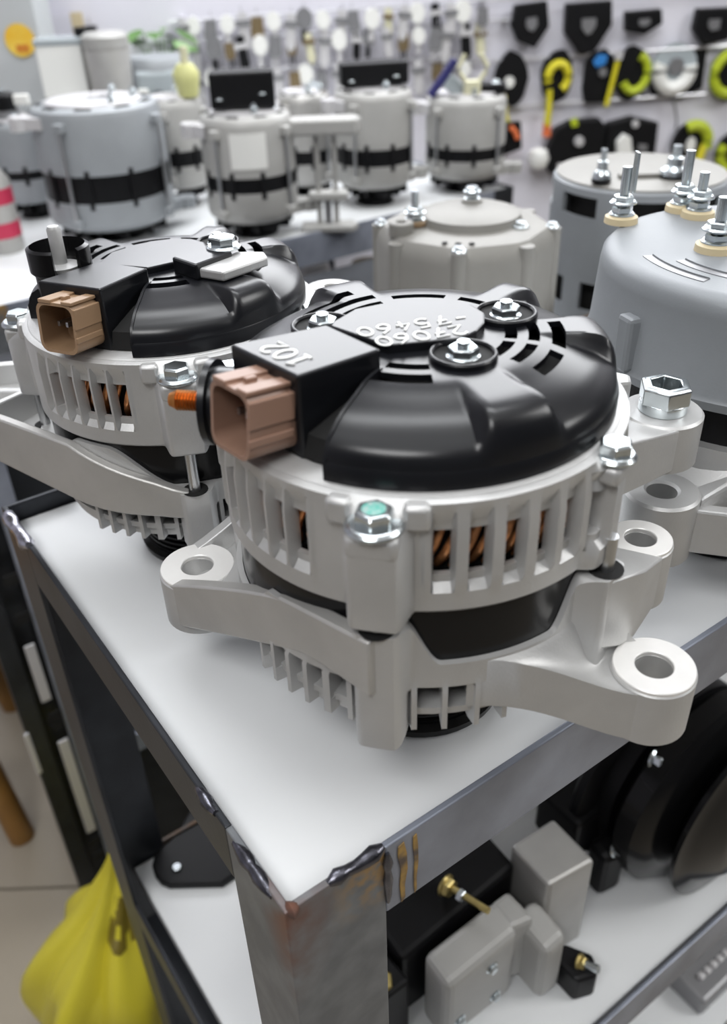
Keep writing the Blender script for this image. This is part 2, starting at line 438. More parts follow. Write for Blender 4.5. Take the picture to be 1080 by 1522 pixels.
# ------------------------------------------------------------------ small repeated details
def flange_bolt(parent, c, paint=None, r=0.0062, h=0.0065, fl=0.0092, name='flange_bolt', material='zinc'):
    o = obj(name, hexnut(MB(), (0, 0, 0), r, h, flange=fl, fh=0.0022, rot=0.3), material, parent, smooth=30, bevel=0.0003, loc=c)
    if paint:
        obj('paint_mark', MB().lathe([(0.0003, h + 0.0001), (r * 0.60, h + 0.0001), (r * 0.5, h + 0.0004), (0.0003, h + 0.0006)], 12), paint, o)
    return o
def stroke_text(parent, name, strokes, M, r=0.00052, material='chalk'):
    mb = MB()
    for s in strokes:
        mb.tube([M @ Vector((x, y, 0)) for x, y in s], r, 6, flat=0.6)
    return obj(name, mb, material, parent, smooth=60)
def arc(cx, cy, rx, ry, a0, a1, n=10): return [(cx + rx * math.cos(rad(a0 + (a1 - a0) * i / n)), cy + ry * math.sin(rad(a0 + (a1 - a0) * i / n))) for i in range(n + 1)]
GLY = {
 '0': [arc(.3, .5, .28, .42, 90, 450, 16)],
 '1': [[(.1, .75), (.3, .95), (.3, .05)], [(.12, .05), (.5, .05)]],
 '2': [arc(.3, .7, .25, .25, 160, -30, 8) + [(.05, .05), (.6, .1)]],
 '4': [[(.42, .95), (.05, .35), (.6, .38)], [(.4, .6), (.38, .02)]],
 '5': [[(.55, .93), (.15, .9), (.12, .55)] + arc(.28, .32, .28, .28, 95, -150, 9)],
 '6': [[(.5, .95), (.15, .6)] + arc(.3, .28, .24, .24, 150, 510, 14)],
 '7': [[(.02, .85), (.55, .92), (.2, .05)], [(.1, .5), (.5, .52)]],
 '-': [[(.1, .5), (.5, .5)]], ' ': []}
def text_strokes(txt, h, adv=0.78):
    out = []
    for i, ch in enumerate(txt):
        for s in GLY[ch]: out.append([((x + i * adv) * h, y * h) for x, y in s])
    return out

# ------------------------------------------------------------------ automotive alternator with black dome cover
def alternator(label, loc, rz, scale, variant=1):
    A = thing('alternator', label, 'alternator', (loc[0], loc[1], T + loc[2]), rz, scale=scale)
    CA, MA = 'cast_aluminium', 'machined_aluminium'
    bosses = [-104, -39, 76, 158]
    # --- pulley and shaft
    mb = MB(); prof = [(0.006, 0.002), (0.034, 0.0), (0.0372, 0.0015), (0.0378, 0.005), (0.0345, 0.0065)]
    for k in range(6):
        z = 0.008 + k * 0.0034; prof += [(0.0345, z), (0.0322, z + 0.0012), (0.0345, z + 0.0024)]
    prof += [(0.0372, 0.0295), (0.0365, 0.0325), (0.014, 0.0345), (0.014, 0.046), (0.004, 0.046)]
    obj('pulley', mb.lathe(prof, 48), 'gloss_black', A)
    # --- drive end bracket
    HB = 0.0195 if variant == 1 else 0.0005
    def ztop(d): return 0.0775 + max([HB * smoothstep((16 - adiff(d, b)) / 11.0) for b in bosses] + [0.0129 * smoothstep((26 - adiff(d, -122)) / 8.0) if variant == 1 else 0.0205 * smoothstep((34 - adiff(d, -143)) / 28.0)])
    dphi = 0.75; NP = int(360 / dphi)
    fins_f = [(-95.5 + 8.6 * k) for k in range(5)] + [(-113.5 - 6.9 * k) for k in range(6)] + [i for i in range(-25, 70, 9)] + [i for i in range(86, 150, 9)]
    def fin_at(d, w): return any(adiff(d, f) < w for f in fins_f)
    def win_zone(d): return all(adiff(d, b) > 7.0 for b in bosses)
    zf = [0.047, 0.0525, 0.0535, 0.0595, 0.066, 0.067, 0.072, 0.0775]
    def Ro(d, j):
        R = 0.0735
        bump = max(smoothstep((8.5 - adiff(d, b)) / 4.5) for b in bosses)
        R += 0.0095 * bump
        if j <= 4 and win_zone(d) and not fin_at(d, 1.15): R -= 0.004
        elif j <= 4 and win_zone(d): R += 0.0006
        return R
    def outer(i, j):
        d = i * dphi; z = zf[j] if j < 7 else ztop(d)
        if j == 6: z = min(0.072, ztop(d) - 0.003)
        if j == 0 and max(smoothstep((8.5 - adiff(d, b)) / 4.5) for b in bosses) > .5: z = 0.0455
        return P(Ro(d, j), d, z)
    def inner(i, j):
        d = i * dphi; z = zf[j] if j < 7 else ztop(d)
        return P(0.0655 if j < 6 else 0.0712, d, z)
    def keep(i, j):
        d = (i + .5) * dphi
        if j in (2, 3) and win_zone(d) and not fin_at(d, 1.15): return False
        if j in (0, 1) and win_zone(d) and not fin_at(d, 1.15) and adiff(d, -82) < 18: return False
        return True
    fb = obj('front_bracket', MB().shell(NP, 7, outer, inner, keep), CA, A, smooth=38)
    mb = MB().lathe([(0.016, 0.046), (0.058, 0.046), (0.0715, 0.052), (0.0715, 0.055), (0.016, 0.056)], 60, closed=True)
    obj('bracket_floor', mb, CA, fb)
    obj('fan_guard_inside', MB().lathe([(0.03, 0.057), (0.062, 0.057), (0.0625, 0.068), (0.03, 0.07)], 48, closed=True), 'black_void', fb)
    # column foot rounding at front boss
    for b in bosses:
        mb = MB().lathe([(0.001, -0.001), (0.0048, 0.0), (0.0062, 0.003), (0.0065, 0.012), (0.0065, 0.05 if variant == 1 else 0.0335)], 20, Matrix.Translation(Vector(P(0.0765, b, 0.044))))
        obj('bolt_column', mb, CA, fb)
        obj('rod_hole', MB().lathe([(0.0001, 0), (0.0062, 0.0), (0.0062, 0.0004), (0.0001, .0004)], 20, Matrix.Translation(Vector(P(0.0785, b, 0.0970 if variant == 1 else 0.0780)))), 'black_void', fb)
    # --- ears on the bracket
    def ear(cx, cy, z0, z1, ro, ri, name='mounting_ear'):
        mb = MB(); annulus(mb, (cx, cy, 0), ro, ri, z0, z1, 44, 0.0008)
        e = obj(name, mb, CA, A)
        annulus(mb2 := MB(), (cx, cy, 0), ro * 0.965, ri, z1 - 0.0005, z1 + 0.0012, 44, 0.0003)
        obj('machined_face', mb2, MA, e)
        return e
    def tangent_pts(c1, r1, c2, r2, side):
        c1, c2 = Vector((c1[0], c1[1])), Vector((c2[0], c2[1])); d = (c2 - c1); L = d.length; d /= L
        n = Vector((-d.y, d.x)) * side; s = (r1 - r2) / L; c = math.sqrt(max(0, 1 - s * s)); q = d * s + n * c
        return c1 + q * r1, c2 + q * r2
    # right ear (short arm)
    ex, ey = P(0.1003, -37.0)
    ear(ex, ey, 0.036, 0.0602, 0.0152, 0.0068)
    NU, NS = 18, 14
    def loft(top):
        def fn(i, j):
            u, t = i / NU, j / NS
            a_ = Vector(P(0.0728, -81 + 49 * u)); th = rad(-112 - 172 * u); e_ = Vector((ex + 0.0140 * math.cos(th), ey + 0.0140 * math.sin(th)))
            p = a_.lerp(e_, t)
            q = -0.0035 * math.sin(math.pi * t) * (1 - 2 * u) * (1 if u < .5 else 1.6)
            side = Vector((math.cos(rad(-37 - 90)), math.sin(rad(-37 - 90))))
            p += side * q
            zs_ = 0.0770 + 0.016 * smoothstep((u - 0.62) / 0.3)
            k = smoothstep(t * 1.05)
            z_ = zs_ * (1 - k) + 0.0590 * k - 0.0035 * math.sin(math.pi * t) * math.sin(math.pi * u)
            zb_ = 0.0555 * (1 - smoothstep(t)) + 0.0365 * smoothstep(t)
            return (p.x, p.y, z_ if top else zb_)
        return fn
    obj('ear_arm', MB().shell(NU, NS, loft(True), loft(False), lambda i, j: True, wrap=False), CA, A, smooth=50)
    # back right ear
    kx, ky = P(0.0865, -8)
    ear(kx, ky, 0.056, 0.0815, 0.0128, 0.0062)
    obj('ear_arm', MB().prism([P(0.0815, -44.5), P(0.0868, -36), P(0.089, -30), (kx + 0.0126 * math.cos(rad(-62)), ky + 0.0126 * math.sin(rad(-62))),
                               P(0.0765, -12), P(0.0735, -20), P(0.0735, -40)], [0.066, 0.062, 0.06, 0.057, 0.055, 0.055, 0.06], [0.096, 0.0955, 0.092, 0.0812, 0.0812, 0.090, 0.096]), CA, A, smooth=50, bevel=0.001)
    # left ear with webbed arm
    if variant == 1: lx, ly, lro, lri, z0, z1 = *P(0.0955, 171.5), 0.0164, 0.0070, 0.0322, 0.0560
    else: lx, ly, lro, lri, z0, z1 = *P(0.155, 142), 0.0163, 0.0070, 0.066, 0.091
    ear(lx, ly, z0, z1, lro, lri)
    def strip(path, th, nrm_in, name='ear_arm', material='cast_aluminium_warm', bev=0.0009):
        "wall along path [(xy, zbot, ztop)], thickness th towards nrm_in(point index)"
        vs = []; fs = []
        for i, (p, b_, t_) in enumerate(path):
            q = p + nrm_in(i) * th
            vs += [(p.x, p.y, b_), (p.x, p.y, t_), (q.x, q.y, t_), (q.x, q.y, b_)]
            if i:
                for k in range(4): fs.append(((i - 1) * 4 + k, i * 4 + k, i * 4 + (k + 1) % 4, (i - 1) * 4 + (k + 1) % 4))
        e = (len(path) - 1) * 4
        fs += [(0, 1, 2, 3), (e + 3, e + 2, e + 1, e)]
        return obj(name, MB().add(vs, fs), material, A, smooth=35, bevel=bev)
    def ear_wall(r_body, a_start, side, material):
        p1, p2 = tangent_pts((0, 0), r_body, (lx, ly), lro - 0.0006, side)
        a1_ = math.degrees(math.atan2(p1.y, p1.x))
        if side > 0 and a1_ > 0: a1_ -= 360
        path = []; nin = []
        for k in range(9):
            d = a_start + (a1_ - a_start) * k / 8
            R = r_body + (0.0035 * (1 - smoothstep((k) / 2.5)) if side > 0 else 0)
            tp = (0.0905 + 0.006 * (1 - smoothstep(k / 3.0)) if variant == 1 else 0.0785 + 0.0185 * k / 8) if side > 0 else 0.0885
            path.append((Vector(P(R, d)), (0.0725 if variant == 1 else 0.064) if side > 0 else 0.062, tp)); nin.append(Vector(P(1, d)) * -1)
        n0, n1 = nin[-1], Vector((lx - p2.x, ly - p2.y)).normalized()
        for k in range(1, 9):
            t_ = k / 8; q = 0.35 * smoothstep(t_) + 0.65 * t_
            path.append((p1.lerp(p2, t_), (0.0725 if variant == 1 else 0.064) + (z0 + 0.0006 - (0.0725 if variant == 1 else 0.064)) * q if side > 0 else 0.062 + (z0 + .0006 - 0.062) * q, ((0.0905 if variant == 1 else 0.0970) if side > 0 else 0.0885) * (1 - q) + (z1 - 0.0006) * q)); nin.append(n0.lerp(n1, t_).normalized())
        if material: strip(path, 0.0052, lambda i: nin[i], material=material)
        return p1, p2
    if variant == 1:
        p1, p2 = ear_wall(0.0770, -128.0, 1, None)
        s0 = Vector(P(0.0856, -105.0)); e0 = Vector((lx, ly)); dd = (e0 - s0); Ld = dd.length; dd /= Ld
        nn_ = Vector((dd.y, -dd.x)); nn_ = nn_ if nn_.dot(s0) > 0 else -nn_
        sn = (lro - 0.0006) / Ld; cs_ = math.sqrt(1 - sn * sn)
        tdir = dd * cs_ + nn_ * sn                       # from s0, tangent to the ear
        e1 = s0 + tdir * (Ld * cs_); nrm2 = Vector((-tdir.y, tdir.x)); nrm2 = nrm2 if nrm2.dot(s0) < 0 else -nrm2
        path = []
        for k in range(15):
            t_ = k / 14
            top_ = 0.0965 - 0.0052 * min(1, t_ / 0.35) if t_ < 0.35 else 0.0913 - (0.0913 - z1 + 0.0006) * ((t_ - 0.35) / 0.65) ** 1.12
            bot_ = 0.0725 if t_ < 0.25 else 0.0725 - (0.0725 - z0 - 0.0006) * ((t_ - 0.25) / 0.75) ** 1.05
            path.append((s0.lerp(e1, t_), bot_, top_))
        strip(path, 0.0062, lambda i: nrm2)
        p1, p2 = s0.lerp(e1, 0.52), e1
    else:
        p1, p2 = ear_wall(0.0785, -106.0, 1, 'cast_aluminium_warm')
    ear_a = math.degrees(math.atan2(ly, lx))
    p3, p4 = ear_wall(0.0770, ear_a - (47 if variant == 1 else 56) , -1, CA)
    # recessed web between the two walls, with a cross rib and a bridge to the ear
    a_lo = math.degrees(math.atan2(p1.y, p1.x)); a_lo = a_lo + 360 if a_lo < 0 else a_lo
    a_hi = math.degrees(math.atan2(p3.y, p3.x))
    dl = (p2 - p1).normalized(); inw = Vector((-dl.y, dl.x)); inw = (inw if inw.dot(p3.lerp(p4, .5) - p1.lerp(p2, .5)) > 0 else -inw) * 0.0035
    dl = (p4 - p3).normalized(); inw2 = Vector((-dl.y, dl.x)); inw2 = (inw2 if inw2.dot(p1.lerp(p2, .5) - p3.lerp(p4, .5)) > 0 else -inw2) * 0.0035
    poly = [p1 * 0.97, p1.lerp(p2, 0.5) + inw, p2 + inw, p4 + inw2, p3.lerp(p4, 0.5) + inw2, p3 * 0.97] + [Vector(P(0.072, a_hi + (a_lo - a_hi) * q)) for q in (0, .25, .5, .75, 1)]
    zf_ = (z1 + 0.0965) / 2 - 0.018
    zt_ = [zf_ + .006, zf_, z1 - 0.012, z1 - 0.012, zf_, zf_ + .006, zf_ + .006, zf_ + .004, zf_ + .004, zf_ + .004, zf_ + .006]
    obj('arm_web', MB().prism([tuple(q) for q in poly], [z - 0.006 for z in zt_], zt_), CA, A, smooth=50)
    def rib(a_, b_, w, za, zb_):
        dv = (b_ - a_).normalized(); nv = Vector((-dv.y, dv.x)) * w
        obj('arm_web', MB().prism([tuple(a_ + nv), tuple(a_ - nv), tuple(b_ - nv), tuple(b_ + nv)], zf_ - 0.008, [za, za, zb_, zb_]), CA, A, smooth=0, bevel=0.0012)
    ev = Vector((lx, ly)); eu = ev.normalized()
    rib(ev - eu * (lro - 0.001), eu * 0.0735, 0.003, z1 - 0.007, z1 - 0.002)
    if variant == 2:
        rib(p1.lerp(p2, 0.55), p3.lerp(p4, 0.30), 0.002, z1 + 0.002, 0.090)
    # solid gusset beside the wall where it leaves the rim
    g = Vector(P(0.0735, a_lo - 12))
    obj('arm_web', MB().prism([tuple(p1 + inw), tuple(p1.lerp(p2, 0.30) + inw), tuple(g), tuple(Vector(P(0.0725, a_lo + 2)))], zf_, [0.0800, 0.0740, 0.0740, 0.0800] if variant == 1 else [0.0898, 0.0865, 0.0865, 0.0898]), CA, A, smooth=0, bevel=0.001)
    # --- stator
    obj('stator', MB().lathe([(0.06, 0.070), (0.0710, 0.070), (0.0710, 0.110), (0.06, 0.110)], 96), 'gloss_black', A)
    for b in bosses:
        obj('through_bolt', MB().cyl(P(0.0785, b, 0.093 if variant == 1 else 0.075), P(0.0785, b, 0.111), 0.0027, 14), 'steel_pin', A)
    # --- windings
    wm = MB(); 
    for k in range(72):
        d = k * 5.0; pts = []
        for q in range(7):
            s = q / 6; pts.append(P(0.0664 - 0.0070 * (2 * s - 1) ** 2 + (0.0008 if k % 2 else 0), d + 9.5 * s, 0.109 + 0.0285 * s))
        wm.tube(pts, 0.00165, 7)
    obj('copper_winding', wm, 'copper_wire', A, smooth=60)
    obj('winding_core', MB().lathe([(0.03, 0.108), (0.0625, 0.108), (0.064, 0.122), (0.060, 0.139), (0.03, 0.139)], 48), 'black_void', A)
    # --- slip-ring end frame
    pitch_r = [-88.6 + 8.95 * k for k in range(6)]
    pitch_l = [-125.6 - 7.1 * k for k in range(6)]
    rest = [i for i in range(-22, 64, 9)] + [i for i in range(90, 146, 9)] + [176]
    wins = pitch_r + pitch_l + rest
    WW = 2.75
    zr = [0.1005, 0.1015, 0.1085, 0.1112, 0.1142, 0.1312, 0.1345, 0.1392, 0.1422, 0.1432]
    def is_win(d, w=WW): return any(adiff(d, q) < w for q in wins)
    near_boss = lambda d: max(smoothstep((9.0 - adiff(d, b)) / 4.2) for b in bosses)
    def Rr(d, j):
        R = 0.0738
        if 3 <= j <= 6:
            if is_win(d, WW): R = 0.0712
            elif is_win(d, 4.7): R = 0.0747 if j < 6 else 0.0743
        R += (0.0112 if j < 6 else (0.0065 if j < 8 else 0.0)) * (0.40 if adiff(d, -39) < 15 else 1) * near_boss(d) * (1 if j >= 0 else 0)
        if j >= 7: R = min(R, 0.0738 if near_boss(d) < .2 else 0.0762)
        if j == 9: R = 0.0708
        if j == 0: R -= 0.0008
        return R
    def outer2(i, j): d = i * dphi; return P(Rr(d, j), d, zr[j])
    def inner2(i, j): d = i * dphi; return P(0.0692 if j > 1 else 0.0711, d, zr[j])
    def keep2(i, j):
        d = (i + .5) * dphi
        return not (j in (4,) and is_win(d, WW - 0.25))
    rf = obj('rear_frame', MB().shell(NP, 9, outer2, inner2, keep2), CA, A, smooth=38)
    obj('frame_roof', MB().lathe([(0.02, 0.1385), (0.0688, 0.1405), (0.0712, 0.1432), (0.0705, 0.1436), (0.02, 0.1436)], 80), CA, rf)
    # bolt shelves, shoulders and flange bolts
    for n_, b in enumerate(bosses):
        c = P(0.0785, b); e = rad(b); Rm = Matrix.Rotation(e, 3, 'Z')
        big = n_ != 1
        obj('bolt_seat', MB().box((*P(0.0765 if big else 0.0738, b), 0.1325 if big else 0.1365), (0.0175, 0.0165, 0.0085) if big else (0.013, 0.013, 0.007), M=Rm), CA, rf, smooth=40, bevel=0.002)
        for sgn in ((-1, 1) if big else ()):
            obj('bolt_seat', MB().box((*P(0.0725, b + sgn * 9.2), 0.1382), (0.0085, 0.0085, 0.009), M=Matrix.Rotation(rad(b + sgn * 9.2), 3, 'Z')), CA, rf, smooth=40, bevel=0.0016)
        flange_bolt(A, (*P(0.0785 if n_ != 1 else 0.0755, b), 0.1366 if n_ != 1 else 0.1405), 'green_paint' if (n_ == 0 and variant == 1) else None, *((0.0062, 0.0065, 0.0092) if big else (0.0056, 0.0062, 0.0072)))
    # rear lug with hex bush
    nx, ny = P(0.1045, 15.5) if variant == 1 else P(0.119, 23.5)
    ztp = 0.1175
    mb = MB(); annulus(mb, (nx, ny, 0), 0.0165, 0.0075, ztp - 0.021, ztp, 40, 0.001)
    lug = obj('mounting_lug', mb, CA, A)
    u = Vector((nx, ny)).normalized(); v = Vector((-u.y, u.x))
    c = Vector((nx, ny))
    pl = [u * 0.070 - v * 0.027, c - v * 0.0162 - u * 0.002, c - v * 0.0155 - u * 0.005, c - u * 0.0155, c + v * 0.0155 - u * 0.005, u * 0.070 + v * 0.024]
    obj('lug_arm', MB().prism([tuple(q) for q in pl], ztp - 0.020, [ztp + 0.004, ztp - 0.001, ztp - 0.001, ztp - 0.001, ztp - 0.001, ztp + 0.006]), CA, lug, smooth=0, bevel=0.0015)
    pl = [u * 0.071 + v * 0.004, u * 0.089 + v * 0.001, u * 0.092 + v * 0.007, u * 0.084 + v * 0.017, u * 0.071 + v * 0.020]
    obj('lug_arm', MB().prism([tuple(q) for q in pl], ztp - 0.002, ztp + 0.0145), CA, lug, smooth=0, bevel=0.0015)
    if variant == 1:
        hb = MB().lathe([(0.0062, 0), (0.0096, 0), (0.0096, 0.0045), (0.0062, 0.0045)], 32, Matrix.Translation(Vector((nx, ny, ztp))), closed=True)
        hexnut(hb, (nx, ny, ztp + 0.0040), 0.0106, 0.0078, hole=0.0066, rot=0.35)
        obj('hex_bush', hb, 'zinc', A, smooth=30, bevel=0.0004)
    else:
        annulus(mb2 := MB(), (nx, ny, 0), 0.0105, 0.0045, ztp, ztp + 0.0015, 32)
        obj('machined_face', mb2, MA, lug)
    # --- black dome cover : polar height field with slots
    rr = [0.0055, 0.012, 0.0185, 0.0235, 0.0262, 0.0275, 0.0292, 0.0318, 0.0335, 0.0352, 0.0372, 0.0392, 0.0412, 0.0432, 0.0452, 0.0475, 0.0500, 0.0525, 0.0550, 0.0575, 0.0600, 0.0622, 0.0640, 0.0655, 0.0668, 0.0678, 0.0684, 0.0687]
    def dome(r):
        t = max(0, (r - 0.034) / (0.0687 - 0.034))
        return 0.1660 - 0.0158 * (1 - max(0, 1 - t ** 2.6) ** 0.5) - 0.0004 * t
    def shoulder(r):
        t = max(0, (r - 0.050) / (0.0687 - 0.050))
        return 0.1660 - 0.0158 * (1 - math.sqrt(max(0, 1 - t ** 5.0)))
    bulges = [(-66.5, 13.0), (2.0, 12.0), (48.0, 9.0), (118.0, 12.0)]
    def hcov(r, d):
        b = max(smoothstep((w - adiff(d, c)) / 4.0) for c, w in bulges)
        s = dome(r)
        # flanks sag beside the bulges
        sag = 0.0016 * smoothstep((r - 0.040) / 0.012) * smoothstep((0.0687 - r) / 0.006)
        return (s - sag) * (1 - b) + shoulder(r) * b
    slots = []
    for a0, a1 in ((-121, -88),): slots += [(0.0275, 0.0318, a0 + 6, a1), (0.0352, 0.0412, a0, a1)]
    for a0, a1 in ((-43, -21), (-16, 6)): slots += [(0.0292, 0.0335, a0, a1), (0.0372, 0.0412, a0, a1), (0.0452, 0.0500, a0 + 1, a1)]
    for a0, a1 in ((40, 62), (70, 104)): slots += [(0.0275, 0.0292, a0, a1), (0.0335, 0.0372, a0, a1)]
    for a0, a1 in ((112, 148),): slots += [(0.0292, 0.0335, a0, a1), (0.0372, 0.0412, a0, a1), (0.0452, 0.0500, a0 + 8, a1)]
    NC = 240; dc = 1.5
    cutQ, cutC, cutD, cutR, cutM = Vector(P(0.0690, -119)), Vector((-0.0147, -0.0293)), Vector((-0.0323, -0.0068)), Vector(P(0.0690, 168)), Vector((-0.055, -0.035))
    def cut_side(a, b, p): return (b - a).x * (p - a).y - (b - a).y * (p - a).x
    def in_cut(p): return all(cut_side(a, b, p) * cut_side(a, b, cutM) > 0 for a, b in ((cutQ, cutC), (cutC, cutD), (cutD, cutR)))
    def o3(i, j): d = i * dc; return P(rr[j], d, hcov(rr[j], d))
    def i3(i, j): d = i * dc; return P(rr[j] if rr[j] < 0.066 else 0.0662, d, hcov(rr[j], d) - 0.0022)
    def k3(i, j):
        d = (i + .5) * dc; r = (rr[j] + rr[j + 1]) / 2
        if in_cut(Vector(P(r, d))): return False
        for r0_, r1_, a0, a1 in slots:
            m_ = (a0 + a1) / 2
            if r0_ < r < r1_ and adiff(d, m_) < (a1 - a0) / 2: return False
        return True
    cv = obj('dome_cover', MB().shell(NC, len(rr) - 1, o3, i3, k3), 'black_plastic', A, smooth=42)
    obj('cover_rim', MB().lathe([(0.0655, 0.1425), (0.0692, 0.1425), (0.0693, 0.149), (0.0686, 0.1503), (0.0655, 0.1503)], 120, closed=True, a0=rad(-119), a1=rad(168)), 'black_plastic', cv)
    for e0, e1 in ((cutQ, cutC), (cutR, cutD)):
        vs = []; fs = []; d_ = (e1 - e0).normalized(); n_ = Vector((-d_.y, d_.x)) * 0.0006
        for k in range(13):
            p = e0.lerp(e1, k / 12); zt_ = hcov(min(p.length, 0.0687), math.degrees(math.atan2(p.y, p.x))) + 0.0005
            vs += [(p.x - n_.x, p.y - n_.y, 0.1425), (p.x - n_.x, p.y - n_.y, zt_), (p.x + n_.x, p.y + n_.y, zt_), (p.x + n_.x, p.y + n_.y, 0.1425)]
            if k:
                for q in range(4): fs.append(((k - 1) * 4 + q, k * 4 + q, k * 4 + (q + 1) % 4, (k - 1) * 4 + (q + 1) % 4))
        fs += [(0, 1, 2, 3), (51, 50, 49, 48)]
        obj('cover_edge', MB().add(vs, fs), 'black_plastic', cv, smooth=50)
    obj('cover_dark_fill', MB().lathe([(0.001, 0.144), (0.062, 0.144), (0.060, 0.1520), (0.045, 0.1585), (0.001, 0.1605)], 60), 'black_void', cv)  # black fill, the shade under the vent slots put into colour
    obj('centre_cap', MB().lathe([(0.0003, 0.1655), (0.0185, 0.1655), (0.0183, 0.1659), (0.0003, 0.1660)], 40), 'black_plastic', cv)
    # connector housing box
    Bx = [(-0.0635, -0.0212), (-0.0405, -0.0472), (-0.0147, -0.0293), (-0.0323, -0.0068)]
    hb = MB().prism(Bx, [0.1400, 0.1400, 0.1560, 0.1560], 0.1725)
    hs = obj('connector_housing', hb, 'black_plastic', A, smooth=0, bevel=0.0009)
    # raised label pad
    pad = [P(0.0325, 178), P(0.0222, -124), P(0.0195, -48), P(0.0205, -26), P(0.0222, -4), P(0.0245, 18), P(0.0255, 40), P(0.0255, 62), P(0.0240, 92), P(0.0240, 122), P(0.0275, 145)]
    obj('label_pad', MB().prism(pad, 0.1625, 0.1692), 'black_plastic', cv, smooth=0, bevel=0.0007)
    # nuts in wells
    for r_, d_ in ((0.0262, -62), (0.0335, 20), (0.0345, 171)):
        x, y = P(r_, d_)
        if r_ < 0.034 or variant == 1:
            well = MB(); annulus(well, (x, y, 0), 0.0114, 0.0098, 0.1635, 0.1682, 32, 0.0006)
            wl = obj('nut_well', well, 'black_plastic', cv)
            obj('well_floor', MB().lathe([(0.0002, 0.1664), (0.0099, 0.1664), (0.0099, 0.1668), (0.0002, 0.1668)], 28, Matrix.Translation((x, y, 0))), 'black_void', wl)
            nb = hexnut(MB(), (x, y, 0.1664), 0.0052, 0.0036, flange=0.0058, fh=0.0009, rot=d_)
            nb.cyl((x, y, 0.167), (x, y, 0.1718), 0.0023, 14)
            obj('terminal_nut', nb, 'zinc', A, smooth=30, bevel=0.0003)
    # brown connector, pointing out of the housing face A-B
    f = Vector((-0.0635 + 0.0405, -0.0212 + 0.0472, 0)).normalized()      # along the face
    nrm_ = Vector((-0.749, -0.663, 0.12)).normalized(); zz = f.cross(nrm_) * -1
    if zz.z < 0: zz = -zz
    c0 = Vector((-0.0635, -0.0212, 0)).lerp(Vector((-0.0405, -0.0472, 0)), 0.63) + Vector((0, 0, 0.1572))
    M = Matrix((f, zz, nrm_)).transposed().to_4x4(); M.translation = c0 - nrm_ * 0.003
    def rounded(w, h, r, n=5):
        out = []
        for cx, cy, a0 in ((w - r, h - r, 0), (-w + r, h - r, 90), (-w + r, -h + r, 180), (w - r, -h + r, 270)):
            for k in range(n): out.append((cx + r * math.cos(rad(a0 + 90 * k / (n - 1))), cy + r * math.sin(rad(a0 + 90 * k / (n - 1)))))
        return out
    oc = rounded(0.0102, 0.0112, 0.0044); ic = rounded(0.0088, 0.0098, 0.0038); n = len(oc)
    L = 0.0205; ln = 0.0
    vs = [(x, y, 0) for x, y in oc] + [(x, y, L) for x, y in oc] + [(x, y, L) for x, y in ic] + [(x, y, 0.004) for x, y in ic]
    fs = [tuple(reversed(range(n)))] + [(k * n + i, k * n + (i + 1) % n, (k + 1) * n + (i + 1) % n, (k + 1) * n + i) for k in range(3) for i in range(n)] + [tuple(range(3 * n, 4 * n))]
    cn = MB().add(vs, fs).move(M)
    pm = 'brown_plastic' if variant == 1 else 'tan_plastic'
    con = obj('plug_connector', cn, pm, A, smooth=35)
    rb = MB()
    rb.box((-0.0102, 0.0048, L / 2 + .002), (0.0016, 0.0090, L - 0.003)); rb.box((-0.0102, -0.0044, L / 2 + .002), (0.0012, 0.0028, L - 0.003))
    rb.box((0.005, 0.0115, L / 2 + .002), (0.0065, 0.0018, L - 0.003)); rb.box((-0.0068, 0.0115, L / 2 + .002), (0.0055, 0.0016, L - 0.003))
    rb.box((-0.0001, 0.0118, L * 0.62), (0.0022, 0.0020, 0.0042))
    obj('connector_rib', rb.move(M), pm, con, smooth=0, bevel=0.0004)
    pins = MB()
    for k in (-1, 0, 1): pins.box((k * 0.0045, 0, 0.009), (0.0012, 0.0022, 0.010))
    obj('terminal_pin', pins.move(M), 'steel_pin', con, smooth=0)
    return A

a1 = alternator('silver alternator with black dome cover, chalk numbers and green marked bolt, nearest of all', (0.0220, 0.2882, 0), 0, 1.0, 1)
# chalk figures on the pad and on the housing
Mtx = Matrix.Translation(Vector((0.0155, 0.0075, 0.1694))) @ Matrix.Rotation(rad(196), 4, 'Z')
stroke_text(a1, 'chalk_writing', text_strokes('-75460', 0.0085, 0.82), Mtx)
Mtx = Matrix.Translation(Vector((0.0135, -0.0035, 0.1694))) @ Matrix.Rotation(rad(196), 4, 'Z')
stroke_text(a1, 'chalk_writing', text_strokes('27060', 0.0085, 0.78), Mtx)
Mtx = Matrix.Translation(Vector((-0.0355, -0.0355, 0.1727))) @ Matrix.Rotation(rad(128), 4, 'Z')
stroke_text(a1, 'chalk_writing', text_strokes('102', 0.0092, 0.72), Mtx, 0.0006)
# output stud of the nearest alternator, on the far side of the plug
zs = 0.1490
sd = Vector((-1, 0.2, 0)).normalized(); fc = Vector((-0.0722, -0.0150, zs))
bt = obj('terminal_flange', MB().rod(fc - sd * 0.028, sd, [(0.0125, 0), (0.0125, 0.0265), (0.0148, 0.0268), (0.0150, 0.0290), (0.008, 0.0298)], 32), 'black_plastic', a1, smooth=40)
prof = [(0.0030, 0)]
for k in range(11): prof += [(0.0030, 0.0011 * k + 0.0001), (0.0037, 0.0011 * k + 0.0006)]
prof += [(0.0031, 0.0128), (0.0024, 0.0145)]
obj('output_stud', MB().rod(fc + sd * 0.0015, sd, prof, 18), 'copper_stud', a1, smooth=25)
a2 = alternator('silver alternator with black dome cover and tan plug, second one along the left edge', (-0.0894, 0.41, 0), rad(24.5), 0.942, 2)

